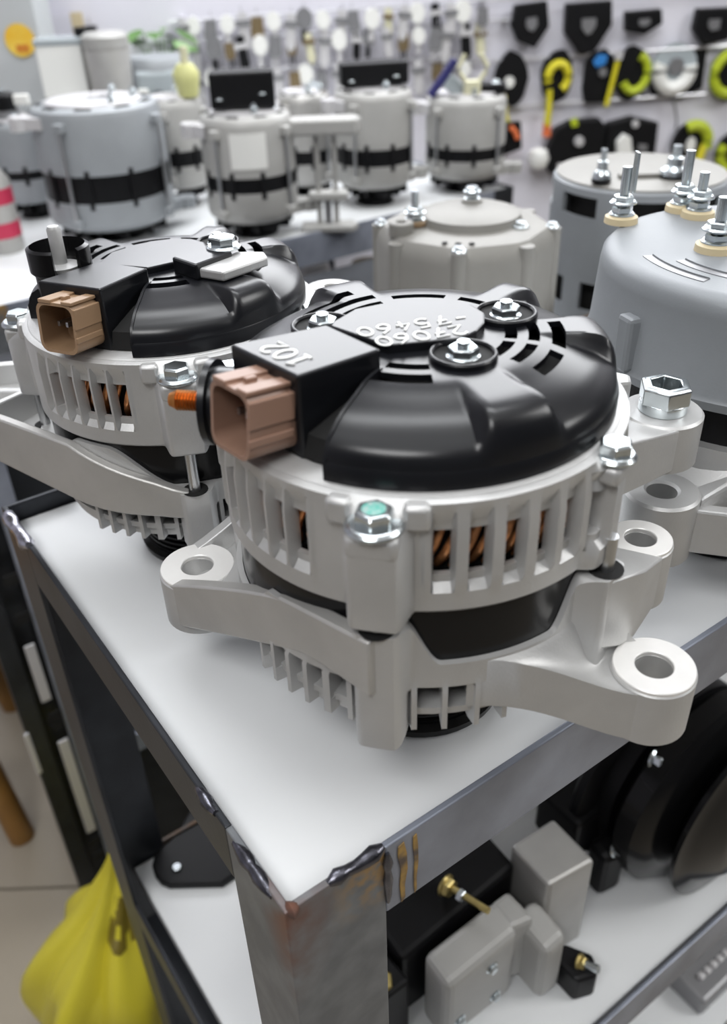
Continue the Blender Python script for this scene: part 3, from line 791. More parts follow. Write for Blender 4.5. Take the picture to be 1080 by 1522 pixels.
def a2l(px, py, z):
    p = at_z(px, py, z * 0.942) - Vector((-0.0894, 0.41, 0)); a = rad(-24.5)
    return ((p.x * math.cos(a) - p.y * math.sin(a)) / 0.942, (p.x * math.sin(a) + p.y * math.cos(a)) / 0.942)
cx, cy = a2l(92, 398, 0.168)
Mc = Matrix.Translation((cx, cy, 0))
cup = obj('stud_cup', MB().lathe([(0.0100, 0.150), (0.0128, 0.150), (0.0130, 0.166), (0.0148, 0.168), (0.0148, 0.1785), (0.0130, 0.1795), (0.0122, 0.170), (0.0100, 0.168)], 32, Mc, closed=True, a0=rad(-60), a1=rad(250)), 'gloss_black', a2)
obj('cup_floor', MB().lathe([(0.0002, 0.150), (0.0130, 0.150), (0.0130, 0.1665), (0.0002, 0.1665)], 24, Mc), 'black_plastic', cup)
sb = MB().lathe([(0.0002, 0.1660), (0.0090, 0.1660), (0.0090, 0.1695), (0.0033, 0.1705), (0.0033, 0.1865), (0.0026, 0.188), (0.0002, 0.188)], 20, Mc)
obj('output_stud', sb, 'cast_aluminium', a2)
pp_ = [a2l(px, py, 0.171) for px, py in ((287, 398), (331, 405), (398, 382), (392, 374), (352, 374))]
obj('cover_plate', MB().prism(pp_, 0.1665, 0.1712), 'cast_aluminium', a2, smooth=0, bevel=0.001)
pb_ = [a2l(px, py, 0.174) for px, py in ((254, 380), (290, 392), (345, 372), (318, 362))]
obj('rectifier_block', MB().prism(pb_, 0.1655, 0.1735), 'black_plastic', a2, smooth=0, bevel=0.0012)
x_, y_ = a2l(332, 366, 0.174)
obj('terminal_nut', hexnut(MB(), (x_, y_, 0.1735), 0.0062, 0.0055, flange=0.0085, fh=0.0015), 'zinc', a2, smooth=30)

# ------------------------------------------------------------------ grey alternator with terminal studs (right edge)
def stud_terminal(parent, c, h=0.022, r=0.0035, ins='cream_insulator', fork=False):
    x, y, z = c
    o = obj('terminal_stud', MB().cyl((x, y, z), (x, y, z + h), r * 0.72, 12), 'zinc', parent, smooth=40)
    obj('insulator', MB().lathe([(0.0002, 0), (r * 2.5, 0), (r * 2.4, 0.003), (r * 1.7, 0.0042), (0.0002, 0.0042)], 24, Matrix.Translation((x, y, z))), ins, o)
    nb = hexnut(MB(), (x, y, z + 0.004), r * 1.55, 0.0042, flange=r * 1.9, fh=0.0012)
    nb = hexnut(nb, (x, y, z + 0.0095), r * 1.5, 0.0040, flange=r * 2.0, fh=0.0014, rot=0.5)
    obj('terminal_nut', nb, 'zinc', o, smooth=30)
    if fork: obj('blade_tab', MB().box((x + r * 1.2, y, z + h * 0.9), (0.0012, 0.006, h * 0.7)), 'zinc', o, smooth=0)
    return o
def rounded_prof(R, z0, z1, rb, rt_, n=5, r0=0.0):
    p = [(r0, z0)] if r0 == 0 else []
    for k in range(n + 1):
        a = rad(90 * k / n); p.append((R - rb + rb * math.sin(a), z0 + rb - rb * math.cos(a)))
    for k in range(n + 1):
        a = rad(90 * k / n); p.append((R - rt_ + rt_ * math.cos(a), z1 - rt_ + rt_ * math.sin(a)))
    return p
g = thing('alternator', 'plain grey drum-bodied alternator with studs on its flat lid, cut off at the right edge', 'alternator', (0.198, 0.402, T))
mb = MB(); prof = [(0.004, 0.0), (0.036, 0.0), (0.0375, 0.003)]
for k in range(6):
    z = 0.005 + 0.0038 * k; prof += [(0.0375, z), (0.0345, z + 0.0013), (0.0375, z + 0.0026)]
prof += [(0.0375, 0.030), (0.036, 0.0325), (0.018, 0.0335), (0.018, 0.05), (0.004, 0.05)]
obj('pulley', MB().lathe(prof, 48), 'gloss_black', g)
obj('drive_bracket', MB().lathe([(0.02, 0.048), (0.066, 0.048), (0.078, 0.056), (0.0785, 0.086), (0.070, 0.0865)], 72, closed=False), 'cast_aluminium', g)
ex_, ey_ = -0.0645, -0.0747
mb = MB(); annulus(mb, (ex_, ey_, 0), 0.0168, 0.0068, 0.040, 0.0715, 40, 0.0012); obj('mounting_ear', mb, 'cast_aluminium', g)
v_ = Vector((ex_, ey_)).normalized(); w_ = Vector((-v_.y, v_.x)); e_ = Vector((ex_, ey_))
obj('ear_arm', MB().prism([tuple(e_ + w_ * 0.0165 - v_ * 0.004), tuple(e_ + w_ * 0.010 - v_ * 0.0135), tuple(e_ - w_ * 0.010 - v_ * 0.0135), tuple(e_ - w_ * 0.0165 - v_ * 0.004), tuple(v_ * 0.072 - w_ * 0.022), tuple(v_ * 0.072 + w_ * 0.03)], 0.046, [0.0695, 0.0695, 0.0695, 0.0695, 0.08, 0.08]), 'cast_aluminium', g, smooth=0, bevel=0.002)
# long arm running to the right from the ear
a0_, a1_ = e_ + Vector((0.010, -0.008)), Vector((0.085, -0.118)); dv = (a1_ - a0_).normalized(); nv = Vector((-dv.y, dv.x))
obj('ear_arm', MB().prism([tuple(a0_ - nv * 0.001), tuple(a1_ - nv * 0.006), tuple(a1_ - nv * 0.001), tuple(a0_ + nv * 0.006)], 0.043, 0.066), 'cast_aluminium', g, smooth=0, bevel=0.0012)
obj('ear_arm', MB().prism([tuple(a0_ + nv * 0.004), tuple(a1_ - nv * 0.002), tuple(a1_ + nv * 0.05), tuple(v_ * 0.070 + w_ * 0.05)], 0.046, [0.060, 0.060, 0.066, 0.074]), 'cast_aluminium', g, smooth=0, bevel=0.0012)
obj('ear_arm', MB().prism([(-0.020, -0.075), (0.012, -0.101), (0.075, -0.095), (0.07, -0.05)], 0.05, [0.0865, 0.079, 0.079, 0.0865]), 'cast_aluminium', g, smooth=0, bevel=0.002)
obj('stator', MB().lathe([(0.06, 0.084), (0.0735, 0.084), (0.0735, 0.112), (0.06, 0.112)], 72), 'satin_black', g)
body = obj('drum_body', MB().lathe([(0.05, 0.1065), (0.0835, 0.1065), (0.0842, 0.1105), (0.0828, 0.1125), (0.0808, 0.1455), (0.0800, 0.1505), (0.0770, 0.1538), (0.0720, 0.1545), (0.001, 0.1545)], 96), 'drum_grey', g)
for a0, a1, r in ((-175, -140, 0.0640), (-130, -95, 0.0640), (-165, -120, 0.0530), (-85, -55, 0.064)):
    obj('vent_slot', MB().lathe([(r - 0.0022, 0.1536), (r + 0.0022, 0.1536), (r + 0.0022, 0.1548), (r - 0.0022, 0.1548)], 16, a0=rad(a0), a1=rad(a1), closed=True), 'grey_part', body, smooth=0)
    obj('slot_lip', MB().lathe([(r - 0.0036, 0.1542), (r - 0.0024, 0.1554), (r - 0.0022, 0.1542)], 16, a0=rad(a0), a1=rad(a1), closed=True), 'drum_grey', body, smooth=0)
obj('side_lug', MB().box((-0.074, -0.032, 0.124), (0.012, 0.010, 0.026), rz=rad(20)), 'drum_grey', body, smooth=0, bevel=0.002)
def g_at(px, py):
    p = at_z(px, py, 0.1545); return (p.x - 0.198, p.y - 0.402, 0.1545)
stud_terminal(g, g_at(922, 330), 0.027, 0.0034, fork=True)
stud_terminal(g, g_at(1012, 313), 0.030, 0.0034)
stud_terminal(g, g_at(1036, 322), 0.022, 0.0034)
stud_terminal(g, g_at(1062, 372), 0.024, 0.0038)

# ------------------------------------------------------------------ eight-sided alternator and the slotted one on the bench
def facet(n, sharp=0.5):
    def f(a):
        t = ((a + math.pi / n) % (2 * math.pi / n)) - math.pi / n
        return min(math.cos(math.pi / n) / math.cos(t), 0.965)
    return f
o4 = thing('alternator', 'pale eight-sided alternator body with brown insulator, standing behind the nearest black cover', 'alternator', (0.092, 0.728, T - 0.085), rad(12))
F8 = facet(8)
obj('pulley', MB().lathe([(0.004, 0), (0.034, 0), (0.035, 0.004), (0.031, 0.012), (0.035, 0.02), (0.012, 0.022), (0.012, 0.04), (0.004, 0.04)], 36), 'gloss_black', o4)
bd = obj('faceted_body', MB().lathe([(0.02, 0.035), (0.066, 0.035), (0.0765, 0.045), (0.0768, 0.150), (0.0745, 0.158), (0.069, 0.1635), (0.060, 0.1650), (0.001, 0.1650)], 96, polar=F8), 'facet_grey', o4, smooth=28)
obj('lid_disc', MB().lathe([(0.001, 0.164), (0.043, 0.164), (0.041, 0.171), (0.030, 0.1745), (0.001, 0.1755)], 48, Matrix.Translation((0.006, 0.006, 0))), 'facet_grey', bd)
for k in range(8):
    a = 22.5 + 45 * k
    obj('corner_column', MB().cyl(P(0.0715, a, 0.05), P(0.0715, a, 0.1615), 0.0062, 12), 'facet_grey', bd)
    if k % 2: flange_bolt(o4, P(0.0700, a, 0.1615), None, 0.0040, 0.0045, 0.0060)
for q in range(3):
    obj('drain_hole', MB().lathe([(0.0001, 0), (0.0024, 0), (0.0024, 0.0006), (0.0001, 0.0006)], 10, Matrix.Translation(Vector(P(0.060, -112 + q * 10 - 12, 0.1648)))), 'black_void', bd)
stud_terminal(o4, (-0.042, 0.004, 0.166), 0.026, 0.0045, 'brown_insulator')
stud_terminal(o4, (0.012, 0.020, 0.174), 0.014, 0.0036, 'facet_grey')
flange_bolt(o4, (0.036, -0.030, 0.165), None, 0.0045, 0.005, 0.007)
mb = MB(); annulus(mb, (-0.058, -0.012, 0), 0.010, 0.004, 0.163, 0.1735, 24, 0.001); obj('vent_boss', mb, 'facet_grey', bd)

s5 = thing('alternator', 'blue grey drum alternator with square black window openings, behind the studded grey one', 'alternator', (0.268, 0.845, T - 0.085))
obj('pulley', MB().lathe([(0.004, 0), (0.034, 0), (0.035, 0.004), (0.031, 0.012), (0.035, 0.02), (0.012, 0.022), (0.012, 0.036), (0.004, 0.036)], 36), 'gloss_black', s5)
zs5 = [0.030, 0.034, 0.062, 0.088, 0.146, 0.164, 0.170, 0.173]
def r5(j): return [0.070, 0.078, 0.080, 0.080, 0.080, 0.080, 0.079, 0.075][j]
win5 = [(-150 + 40 * k, 13) for k in range(9)]
def k5(i, j):
    d = i * 3 + 1.5
    if j == 4: return not any(adiff(d, c) < 15 for c, w in [(-147, 15), (-103, 15), (-60, 15), (-15, 15), (30, 15), (75, 15), (120, 15), (165, 15)])
    if j == 2: return not any(adiff(d, c) < 13 for c in (-165, -125, -85, -45, -5, 35, 75, 115, 155))
    return True
obj('slotted_body', MB().shell(120, 7, lambda i, j: P(r5(j), i * 3, zs5[j]), lambda i, j: P(r5(j) - 0.004, i * 3, zs5[j]), k5), 'drum_grey', s5)
obj('inner_core', MB().lathe([(0.02, 0.032), (0.068, 0.032), (0.068, 0.168), (0.02, 0.168)], 40), 'black_void', s5)
obj('lid_plate', MB().lathe([(0.001, 0.170), (0.0765, 0.170), (0.0765, 0.1735), (0.060, 0.176), (0.001, 0.177)], 64), 'facet_grey', s5)
for px, py in ((893, 268), (1000, 262), (960, 262)):
    p = at_z(px, py, 0.092); c = (p.x - 0.268, p.y - 0.845, 0.176)
    if px == 960:
        obj('lid_rib', MB().box((c[0], c[1], 0.178), (0.05, 0.008, 0.004)), 'facet_grey', s5, smooth=0, bevel=0.001); continue
    sc_ = 1.0 if px < 950 else 1.5
    ob = obj('terminal_post', MB().lathe([(0.0002, 0), (0.0085 * sc_, 0), (0.0085 * sc_, 0.003), (0.0002, 0.003)], 24, Matrix.Translation(c)), 'satin_black', s5)
    obj('cone_nut', MB().lathe([(0.0002, 0.003), (0.0082 * sc_, 0.003), (0.0078 * sc_, 0.007), (0.0048 * sc_, 0.010), (0.0044 * sc_, 0.017), (0.0026 * sc_, 0.018), (0.0026 * sc_, 0.027), (0.0002, 0.027)], 20, Matrix.Translation(c)), 'zinc', ob)

# ------------------------------------------------------------------ banded alternators on the table behind
def place_front(px, py, z, R):
    p = at_z(px, py, z); d = Vector((p.x, p.y)); u = d.normalized()
    c = d + u * R
    return c.x, c.y
def banded(label, px, py, R, zband, hband, hrear, hfront, mat_='light_grey', rz=0.0, ears=True, group=None, cap=None, name='alternator'):
    "drum standing on its pulley: fan, front half, black band, rear half, lid, tie rods"
    x, y = place_front(px, py, Z2 + zband, R)
    o = thing(name, label, 'alternator', (x, y, T + Z2), rz, group)
    zb0, zb1 = zband - hband / 2, zband + hband / 2; zf0 = zb0 - hfront; zr1 = zb1 + hrear
    obj('pulley', MB().lathe([(0.004, 0), (R * 0.50, 0), (R * 0.52, 0.003), (R * 0.45, 0.008), (R * 0.52, 0.013), (R * 0.2, 0.015), (R * 0.2, zf0), (0.004, zf0)], 32), 'gloss_black', o)
    fanm = MB()
    for k in range(12):
        a = 30 * k; fanm.box(P(R * 0.66, a, max(zf0 - 0.007, 0.012)), (R * 0.42, 0.003, 0.012), rz=rad(a + 25))
    obj('fan', fanm, 'satin_black', o, smooth=0)
    obj('front_housing', MB().lathe([(R * 0.3, zf0), (R * 0.86, zf0), (R * 0.97, zf0 + 0.006), (R, zf0 + 0.012), (R, zb0), (R * 0.9, zb0)], 56), mat_, o)
    bnd = obj('stator_band', MB().lathe([(R * 0.5, zb0), (R * 0.972, zb0), (R * 0.972, zb1), (R * 0.5, zb1)], 56), 'satin_black', o)
    for k in range(5):
        a = -150 + 38 * k; obj('band_clip', MB().box(P(R * 0.99, a, zband), (0.004, 0.006, hband + 0.014), rz=rad(a)), 'satin_black', bnd, smooth=0)
    rh = obj('rear_housing', MB().lathe([(R * 0.5, zb1), (R * 1.0, zb1), (R * 0.985, zr1 - 0.012), (R * 0.95, zr1 - 0.004), (R * 0.86, zr1), (0.001, zr1)], 56), mat_, o)
    for k in range(4):
        a = -128 + 90 * k
        tr = obj('tie_rod', MB().cyl(P(R * 1.05, a, zf0 + 0.006), P(R * 1.05, a, zr1 - 0.016), 0.0023, 10), 'steel_pin', o)
        obj('rod_lug', MB().box(P(R * 1.0, a, zr1 - 0.020), (0.016, 0.014, 0.012), rz=rad(a)), mat_, rh, smooth=0, bevel=0.002)
        obj('rod_lug', MB().box(P(R * 1.0, a, zf0 + 0.014), (0.016, 0.014, 0.012), rz=rad(a)), mat_, rh, smooth=0, bevel=0.002)
    for k in range(3):
        a = -70 + 62 * k; stud_terminal(o, P(R * 0.6, a, zr1 - 0.001), 0.016, 0.003, 'brown_insulator' if k == 1 else 'light_grey')
    if cap:
        w, h = cap
        cp = obj('regulator_cap', MB().prism([(-w / 2, -0.022), (w / 2, -0.022), (w / 2, 0.010), (w * 0.3, 0.024), (-w * 0.3, 0.024), (-w / 2, 0.010)], zr1 + 0.006, zr1 + h), 'satin_black', o, smooth=0, bevel=0.003)
        obj('cap_foot', MB().box((0, 0.002, zr1 + 0.004), (w * 0.7, 0.03, 0.010)), 'grey_part', cp, smooth=0)
        flange_bolt(cp, (w * 0.3, -0.0225, zr1 + h * 0.45), None, 0.003, 0.003, 0.0055, 'cap_screw')
        flange_bolt(cp, (-w * 0.36, -0.0225, zr1 + h * 0.35), None, 0.003, 0.003, 0.0055, 'cap_screw')
    obj('lid_plate', MB().lathe([(R * 0.28, zr1 - 0.001), (R * 0.74, zr1 - 0.001), (R * 0.72, zr1 + 0.003), (R * 0.30, zr1 + 0.004)], 40, closed=True), 'pale_part', rh)
    for k in range(9):
        a = 40 * k + 13; obj('lid_slot', MB().box(P(R * 0.82, a, zr1 - 0.0012), (R * 0.10, R * 0.24, 0.004), rz=rad(a)), 'black_void', rh, smooth=0)
    if ears:
        mb = MB(); annulus(mb, (-R * 1.16, -0.02, 0), 0.012, 0.005, zr1 - 0.026, zr1 - 0.008, 24, 0.001)
        mb.prism([(-R * 0.85, -0.045), (-R * 1.10, -0.030), (-R * 1.10, -0.010), (-R * 0.85, 0.010)], zr1 - 0.024, zr1 - 0.010)
        obj('mounting_ear', mb, 'pale_part', o, smooth=40)
        mb = MB(); annulus(mb, (R * 1.25, 0.01, 0), 0.013, 0.005, zf0, zf0 + 0.016, 24, 0.001)
        mb.prism([(R * 0.9, -0.015), (R * 1.16, -0.002), (R * 1.16, 0.022), (R * 0.9, 0.035)], zf0 + 0.001, zf0 + 0.015)
        obj('mounting_ear', mb, mat_, o, smooth=40)
    return o
bA = banded('wide grey alternator with broad black band, behind the black cover with upright stud', 163, 283, 0.088, 0.080, 0.036, 0.080, 0.040, 'painted_grey', rad(20))
bB = banded('slim pale alternator with a low black regulator cap and white paper patch', 374, 278, 0.0635, 0.078, 0.020, 0.074, 0.042, 'light_grey', rad(5), cap=(0.085, 0.050))
bC = banded('pale alternator under a long black regulator cap, beside the white bracketed arm', 556, 237, 0.060, 0.076, 0.024, 0.076, 0.034, 'light_grey', rad(10), cap=(0.10, 0.036))
bD = banded('pale alternator topped by a cream forked clip, farthest right of the banded row', 690, 233, 0.064, 0.062, 0.018, 0.072, 0.030, 'light_grey', rad(-10))
bG = banded('grey alternator with short black band seen between the two nearest banded drums', 266, 238, 0.046, 0.076, 0.022, 0.070, 0.034, 'light_grey', rad(30))
bH = banded('brownish grey alternator half hidden behind the slim capped one', 456, 236, 0.043, 0.062, 0.020, 0.080, 0.034, 'cast_aluminium_warm', rad(0))
bE = banded('grey alternator with black domed plug at the far left end of the table', 42, 262, 0.046, 0.068, 0.012, 0.066, 0.036, 'painted_grey', rad(0))
# paper patch on the slim one is flat print on paper
x, y = place_front(374, 278, Z2 + 0.078, 0.0635)
pp = thing('paper_label', 'white paper label stuck to the slim pale capped alternator', 'label', (x, y, T + Z2 + 0.122))
u = math.degrees(math.atan2(-y, -x))
obj('paper', MB().lathe([(0.0632, -0.022), (0.0642, -0.022), (0.0642, 0.022), (0.0632, 0.022)], 10, a0=rad(u - 22), a1=rad(u + 22), closed=True), 'white_plastic', pp)
# black plug on the far-left alternator
t = thing('plug_cap', 'black domed rubber plug with white side tab, on the far left alternator', 'plug', (bE.location.x - 0.012, bE.location.y, T + Z2 + 0.140 + 0.0135))
obj('cap', MB().lathe([(0.001, 0), (0.017, 0), (0.019, 0.010), (0.018, 0.020), (0.013, 0.0235), (0.001, 0.024)], 24), 'satin_black', t)
obj('side_tab', MB().box((0.028, 0.0, 0.013), (0.022, 0.012, 0.014)), 'white_plastic', t, smooth=0, bevel=0.002)
obj('top_screw', hexnut(MB(), (0, 0, 0.0238), 0.007, 0.004, rot=.2), 'zinc', t, smooth=30)
obj('collar', MB().lathe([(0.001, -0.012), (0.0215, -0.012), (0.0215, 0), (0.001, 0)], 24), 'grey_part', t)
# white bracketed arm with two rods, left of the long-capped alternator
p = at_z(489, 342, Z2)
t = thing('mounting_bracket', 'white cast bracket with two upright rods, between the capped alternators', 'bracket', (p.x, p.y, T + Z2), scale=0.86)
obj('base_bar', MB().prism([(-0.045, -0.014), (0.04, -0.018), (0.05, 0.0), (0.04, 0.018), (-0.045, 0.014)], 0.0, 0.012), 'light_grey', t, smooth=0, bevel=0.003)
obj('mid_bar', MB().prism([(-0.03, -0.012), (0.034, -0.015), (0.034, 0.015), (-0.03, 0.012)], 0.050, 0.064), 'light_grey', t, smooth=0, bevel=0.003)
obj('top_bar', MB().prism([(-0.065, -0.012), (-0.05, -0.022), (0.05, -0.022), (0.06, 0.0), (0.05, 0.022), (-0.05, 0.020)], 0.152, 0.176), 'light_grey', t, smooth=0, bevel=0.004)
for x in (-0.014, 0.014): obj('rod', MB().cyl((x, 0, 0.01), (x, 0, 0.155), 0.0045, 12), 'light_grey', t)
obj('foot', MB().box((0.0, 0.0, 0.033), (0.012, 0.012, 0.044)), 'grey_part', t, smooth=0)

# things standing behind on the same table
p = at_y(110, 118, 1.64)
t = thing('carton', 'plain white carton standing behind the wide grey alternator', 'box', (p.x, p.y, T + Z2), rad(8))
hh = p.z - (T + Z2) + 0.055
obj('carton_body', MB().box((-0.012, 0, hh / 2), (0.072, 0.06, hh)), 'white_plastic', t, smooth=0, bevel=0.002)
obj('carton_lid', MB().box((-0.012, 0, hh + 0.004), (0.076, 0.064, 0.010)), 'clear_grey', t, smooth=0, bevel=0.002)
p = at_y(166, 120, 1.62)
t = thing('starter_motor', 'beige grey starter motor standing on end beside the white carton', 'starter motor', (p.x, p.y, T + Z2), rad(15))
top = p.z - (T + Z2)
obj('nose_housing', MB().lathe([(0.01, 0), (0.036, 0), (0.036, 0.02), (0.032, top - 0.075), (0.01, top - 0.07)], 32), 'grey_part', t)
obj('field_case', MB().lathe([(0.001, top - 0.07), (0.026, top - 0.07), (0.030, top - 0.055), (0.037, top + 0.045), (0.036, top + 0.050), (0.001, top + 0.052)], 36), 'cast_aluminium_warm', t)
obj('end_cover', MB().lathe([(0.001, top + 0.050), (0.038, top + 0.050), (0.038, top + 0.066), (0.030, top + 0.072), (0.001, top + 0.072)], 36), 'light_grey', t)
obj('solenoid', MB().cyl((-0.036, 0.030, top - 0.05), (-0.036, 0.030, top + 0.04), 0.013, 20), 'light_grey', t)
obj('solenoid_cap', MB().cyl((-0.036, 0.030, top + 0.04), (-0.036, 0.030, top + 0.078), 0.010, 16), 'satin_black', t)
p = at_y(242, 140, 1.74)
t = thing('alternator', 'grey boxy alternator with black and white plugs, below the green leaves', 'alternator', (p.x, p.y, T + Z2), rad(10))
top = p.z - (T + Z2)
obj('body', MB().lathe([(0.01, 0), (0.058, 0), (0.062, 0.02), (0.058, top - 0.045), (0.062, top + 0.05), (0.054, top + 0.062), (0.001, top + 0.064)], 40), 'painted_grey', t)
obj('front_plate', MB().box((0, -0.054, top), (0.085, 0.02, 0.09)), 'clear_grey', t, smooth=0, bevel=0.006)
obj('black_plug', MB().cyl((-0.006, -0.062, top), (-0.006, -0.085, top - 0.004), 0.015, 18), 'satin_black', t)
obj('white_plug', MB().box((-0.032, -0.068, top + 0.008), (0.018, 0.014, 0.022)), 'white_plastic', t, smooth=0, bevel=0.002)
obj('bracket_foot', MB().prism([(-0.05, -0.075), (0.07, -0.07), (0.075, -0.045), (-0.05, -0.045)], top - 0.075, top - 0.055), 'light_grey', t, smooth=0, bevel=0.003)
# can with red bands at the left edge
p = at_z(14, 372, Z2)
t = thing('spray_can', 'pale can with two crimson bands at the left edge', 'can', (p.x - 0.005, p.y, T + Z2))
obj('can_body', MB().lathe([(0.001, 0), (0.026, 0), (0.027, 0.004), (0.027, 0.095), (0.018, 0.108), (0.001, 0.110)], 32), 'light_grey', t)
for z0 in (0.022, 0.066): obj('band', MB().lathe([(0.0268, z0), (0.0274, z0), (0.0274, z0 + 0.020), (0.0268, z0 + 0.020)], 32, closed=True), 'red_plastic', t)
# caps, clips and the like lying on the drums
t = thing('terminal_cover', 'pale yellow plastic terminal cover left of the low black cap', 'cover', (bG.location.x + 0.030, bG.location.y - 0.012, T + Z2 + 0.157 + 0.024))
obj('cup', MB().lathe([(0.001, -0.022), (0.015, -0.022), (0.019, 0.0), (0.020, 0.010), (0.012, 0.022), (0.001, 0.022)], 18), 'pale_yellow', t)
obj('neck', MB().cyl((0, 0, 0.02), (0.001, 0, 0.045), 0.006, 10), 'cream_plastic', t); obj('stalk', MB().cyl((0, 0, -0.0245), (0, 0, -0.02), 0.012, 10), 'light_grey', t)
t = thing('plastic_clip', 'cream forked plastic clip standing on the farthest right banded alternator', 'clip', (bD.location.x + 0.004, bD.location.y - 0.034, T + Z2 + 0.143))
obj('clip_body', MB().box((0, 0, 0.012), (0.026, 0.014, 0.022)), 'cream_plastic', t, smooth=0, bevel=0.004)
for s in (-1, 1):
    obj('prong', MB().tube([(s * 0.008, 0, 0.018), (s * 0.020, 0, 0.034), (s * 0.022, 0, 0.040), (s * 0.012, 0, 0.058)], 0.0034, 8), 'cream_plastic', t)
t = thing('regulator', 'navy and grey slanted regulator strip left of the cream clip', 'regulator', (bD.location.x - 0.040, bD.location.y - 0.022, T + Z2 + 0.146))
obj('strip', MB().box((0, 0, 0.022), (0.012, 0.01, 0.062), M=Matrix.Rotation(rad(38), 3, 'Y')), 'navy_plastic', t, smooth=0, bevel=0.002)
obj('holder', MB().box((0.018, 0.0, 0.010), (0.030, 0.012, 0.022), M=Matrix.Rotation(rad(38), 3, 'Y')), 'clear_grey', t, smooth=0, bevel=0.003)
t = thing('regulator', 'flat black regulator plate with bright bolts right of the cream clip', 'regulator', (bD.location.x + 0.026, bD.location.y - 0.006, T + Z2 + 0.143))
obj('plate', MB().prism([(-0.035, -0.012), (0.03, -0.016), (0.036, 0.006), (0.01, 0.02), (-0.03, 0.016)], 0.0, 0.014), 'satin_black', t, smooth=0, bevel=0.002)
for x in (-0.02, 0.018): flange_bolt(t, (x, -0.002, 0.014), None, 0.005, 0.005, 0.007)

# ------------------------------------------------------------------ left cabinet, sticker, plant
p0 = at_y(-140, 135, 1.69); p1 = at_y(76, 135, 1.69)
t = thing('metal_cabinet', 'plain grey cabinet at the far left carrying the yellow sticker', 'cabinet', ((p0.x + p1.x) / 2, 1.69, 0))
cw = p1.x - p0.x
obj('cabinet_body', MB().box((0, 0.045, 0.80), (cw, 0.09, 1.60)), 'grey_wall', t, smooth=0, bevel=0.003)
obj('plinth', MB().box((0, 0.045, 0.02), (cw + 0.01, 0.095, 0.04)), 'grey_part', t, smooth=0)
obj('top_panel', MB().box((0, 0.045, 1.61), (cw + 0.01, 0.095, 0.02)), 'grey_wall', t, smooth=0)
ps = at_y(30, 60, 1.689)
st = thing('sticker', 'round yellow and orange sticker on the grey cabinet', 'sticker', (ps.x, ps.y - 0.001, ps.z))
obj('sticker_face', MB().rod((0, 0, 0), (0, -1, 0), [(0.0001, 0), (0.0255, 0), (0.0255, 0.001), (0.0001, 0.001)], 28), 'sticker_yellow', st)
obj('sticker_print', MB().box((0.002, -0.0013, -0.012), (0.022, 0.0006, 0.012)), 'sticker_orange', st, smooth=0)
pl = at_y(236, 62, 1.888)
sw_ = thing('wall_shelf', 'short white wall shelf under the potted plant', 'shelf', (pl.x, pl.y, T + Z2))
obj('board', MB().box((0, 0.004, -0.008), (0.12, 0.094, 0.014)), 'white_plastic', sw_, smooth=0, bevel=0.002)
for x in (-0.04, 0.04): obj('bracket', MB().prism([(x - 0.004, -0.03), (x + 0.004, -0.03), (x + 0.004, 0.048), (x - 0.004, 0.048)], [-0.022, -0.022, -0.07, -0.07], -0.015), 'chrome_rod', sw_, smooth=0)
t = thing('potted_plant', 'green leafy plant in a pale pot behind the boxy grey alternator', 'plant', (pl.x, pl.y, T + Z2))
hz_ = pl.z - T - Z2
obj('pot', MB().lathe([(0.001, 0), (0.026, 0), (0.034, 0.10), (0.031, 0.10), (0.028, 0.09), (0.001, 0.09)], 28), 'white_plastic', t)
for k in range(26):
    a = k * 2.4; r = 0.012 + 0.045 * random.random(); h = hz_ - 0.055 + 0.085 * random.random()
    base = Vector((0, 0, 0.09)); tip = Vector((math.cos(a) * r, math.sin(a) * r, h))
    ln_ = 0.030 + 0.018 * random.random(); dirn = Vector((math.cos(a), math.sin(a), 0.3 - 0.8 * random.random())).normalized()
    sd_ = dirn.cross(Vector((0, 0, 1))).normalized(); upv = sd_.cross(dirn)
    mb = MB(); lv = []
    for q in range(7):
        s_ = q / 6; w_2 = ln_ * 0.42 * math.sin(math.pi * min(1, s_ * 0.92 + 0.06)); c_ = tip + dirn * (ln_ * s_) - Vector((0, 0, 1)) * (0.010 * s_ * s_)
        lv += [c_ - sd_ * w_2, c_ + upv * -0.002, c_ + sd_ * w_2]
    fs = []
    for q in range(6): fs += [(q * 3, q * 3 + 1, q * 3 + 4, q * 3 + 3), (q * 3 + 1, q * 3 + 2, q * 3 + 5, q * 3 + 4)]
    obj('leaf', mb.add(lv, fs), 'leaf_green' if k % 3 else 'leaf_pale', t, smooth=80)
    if k % 2 == 0: obj('stem', MB().tube([base, base.lerp(tip, 0.5) + Vector((0, 0, 0.01)), tip], 0.0014, 5), 'leaf_green', t)

# ------------------------------------------------------------------ lower shelf of the nearest table
ZL = -0.345
def on_shelf(x, y, z=0.0): return on_table(x, y, ZL + z)
q = on_shelf(0, 0)
t = thing('starter_motor', 'grey square starter unit with rounded covers and yellow bolts on the lower shelf', 'starter motor', (q.x, q.y, q.z), ANG)
obj('main_casting', MB().prism([(0.219, 0.060), (0.258, 0.055), (0.260, 0.096), (0.220, 0.098)], 0.0, 0.095), 'cast_aluminium_warm', t, smooth=0, bevel=0.003)
obj('black_hood', MB().prism([(0.118, 0.090), (0.2185, 0.090), (0.2185, 0.150), (0.118, 0.150)], 0.0, [0.070, 0.084, 0.090, 0.078]), 'satin_black', t, smooth=0, bevel=0.004)
obj('black_side', MB().prism([(0.075, 0.080), (0.117, 0.080), (0.117, 0.145), (0.075, 0.145)], 0.0, 0.062), 'satin_black', t, smooth=0, bevel=0.003)
c1 = obj('rounded_cover', MB().prism([(0.128, 0.056), (0.190, 0.056), (0.192, 0.082), (0.128, 0.082)], 0.004, [0.074, 0.077, 0.080, 0.077]), 'light_grey', t, smooth=0, bevel=0.006, seg=3)
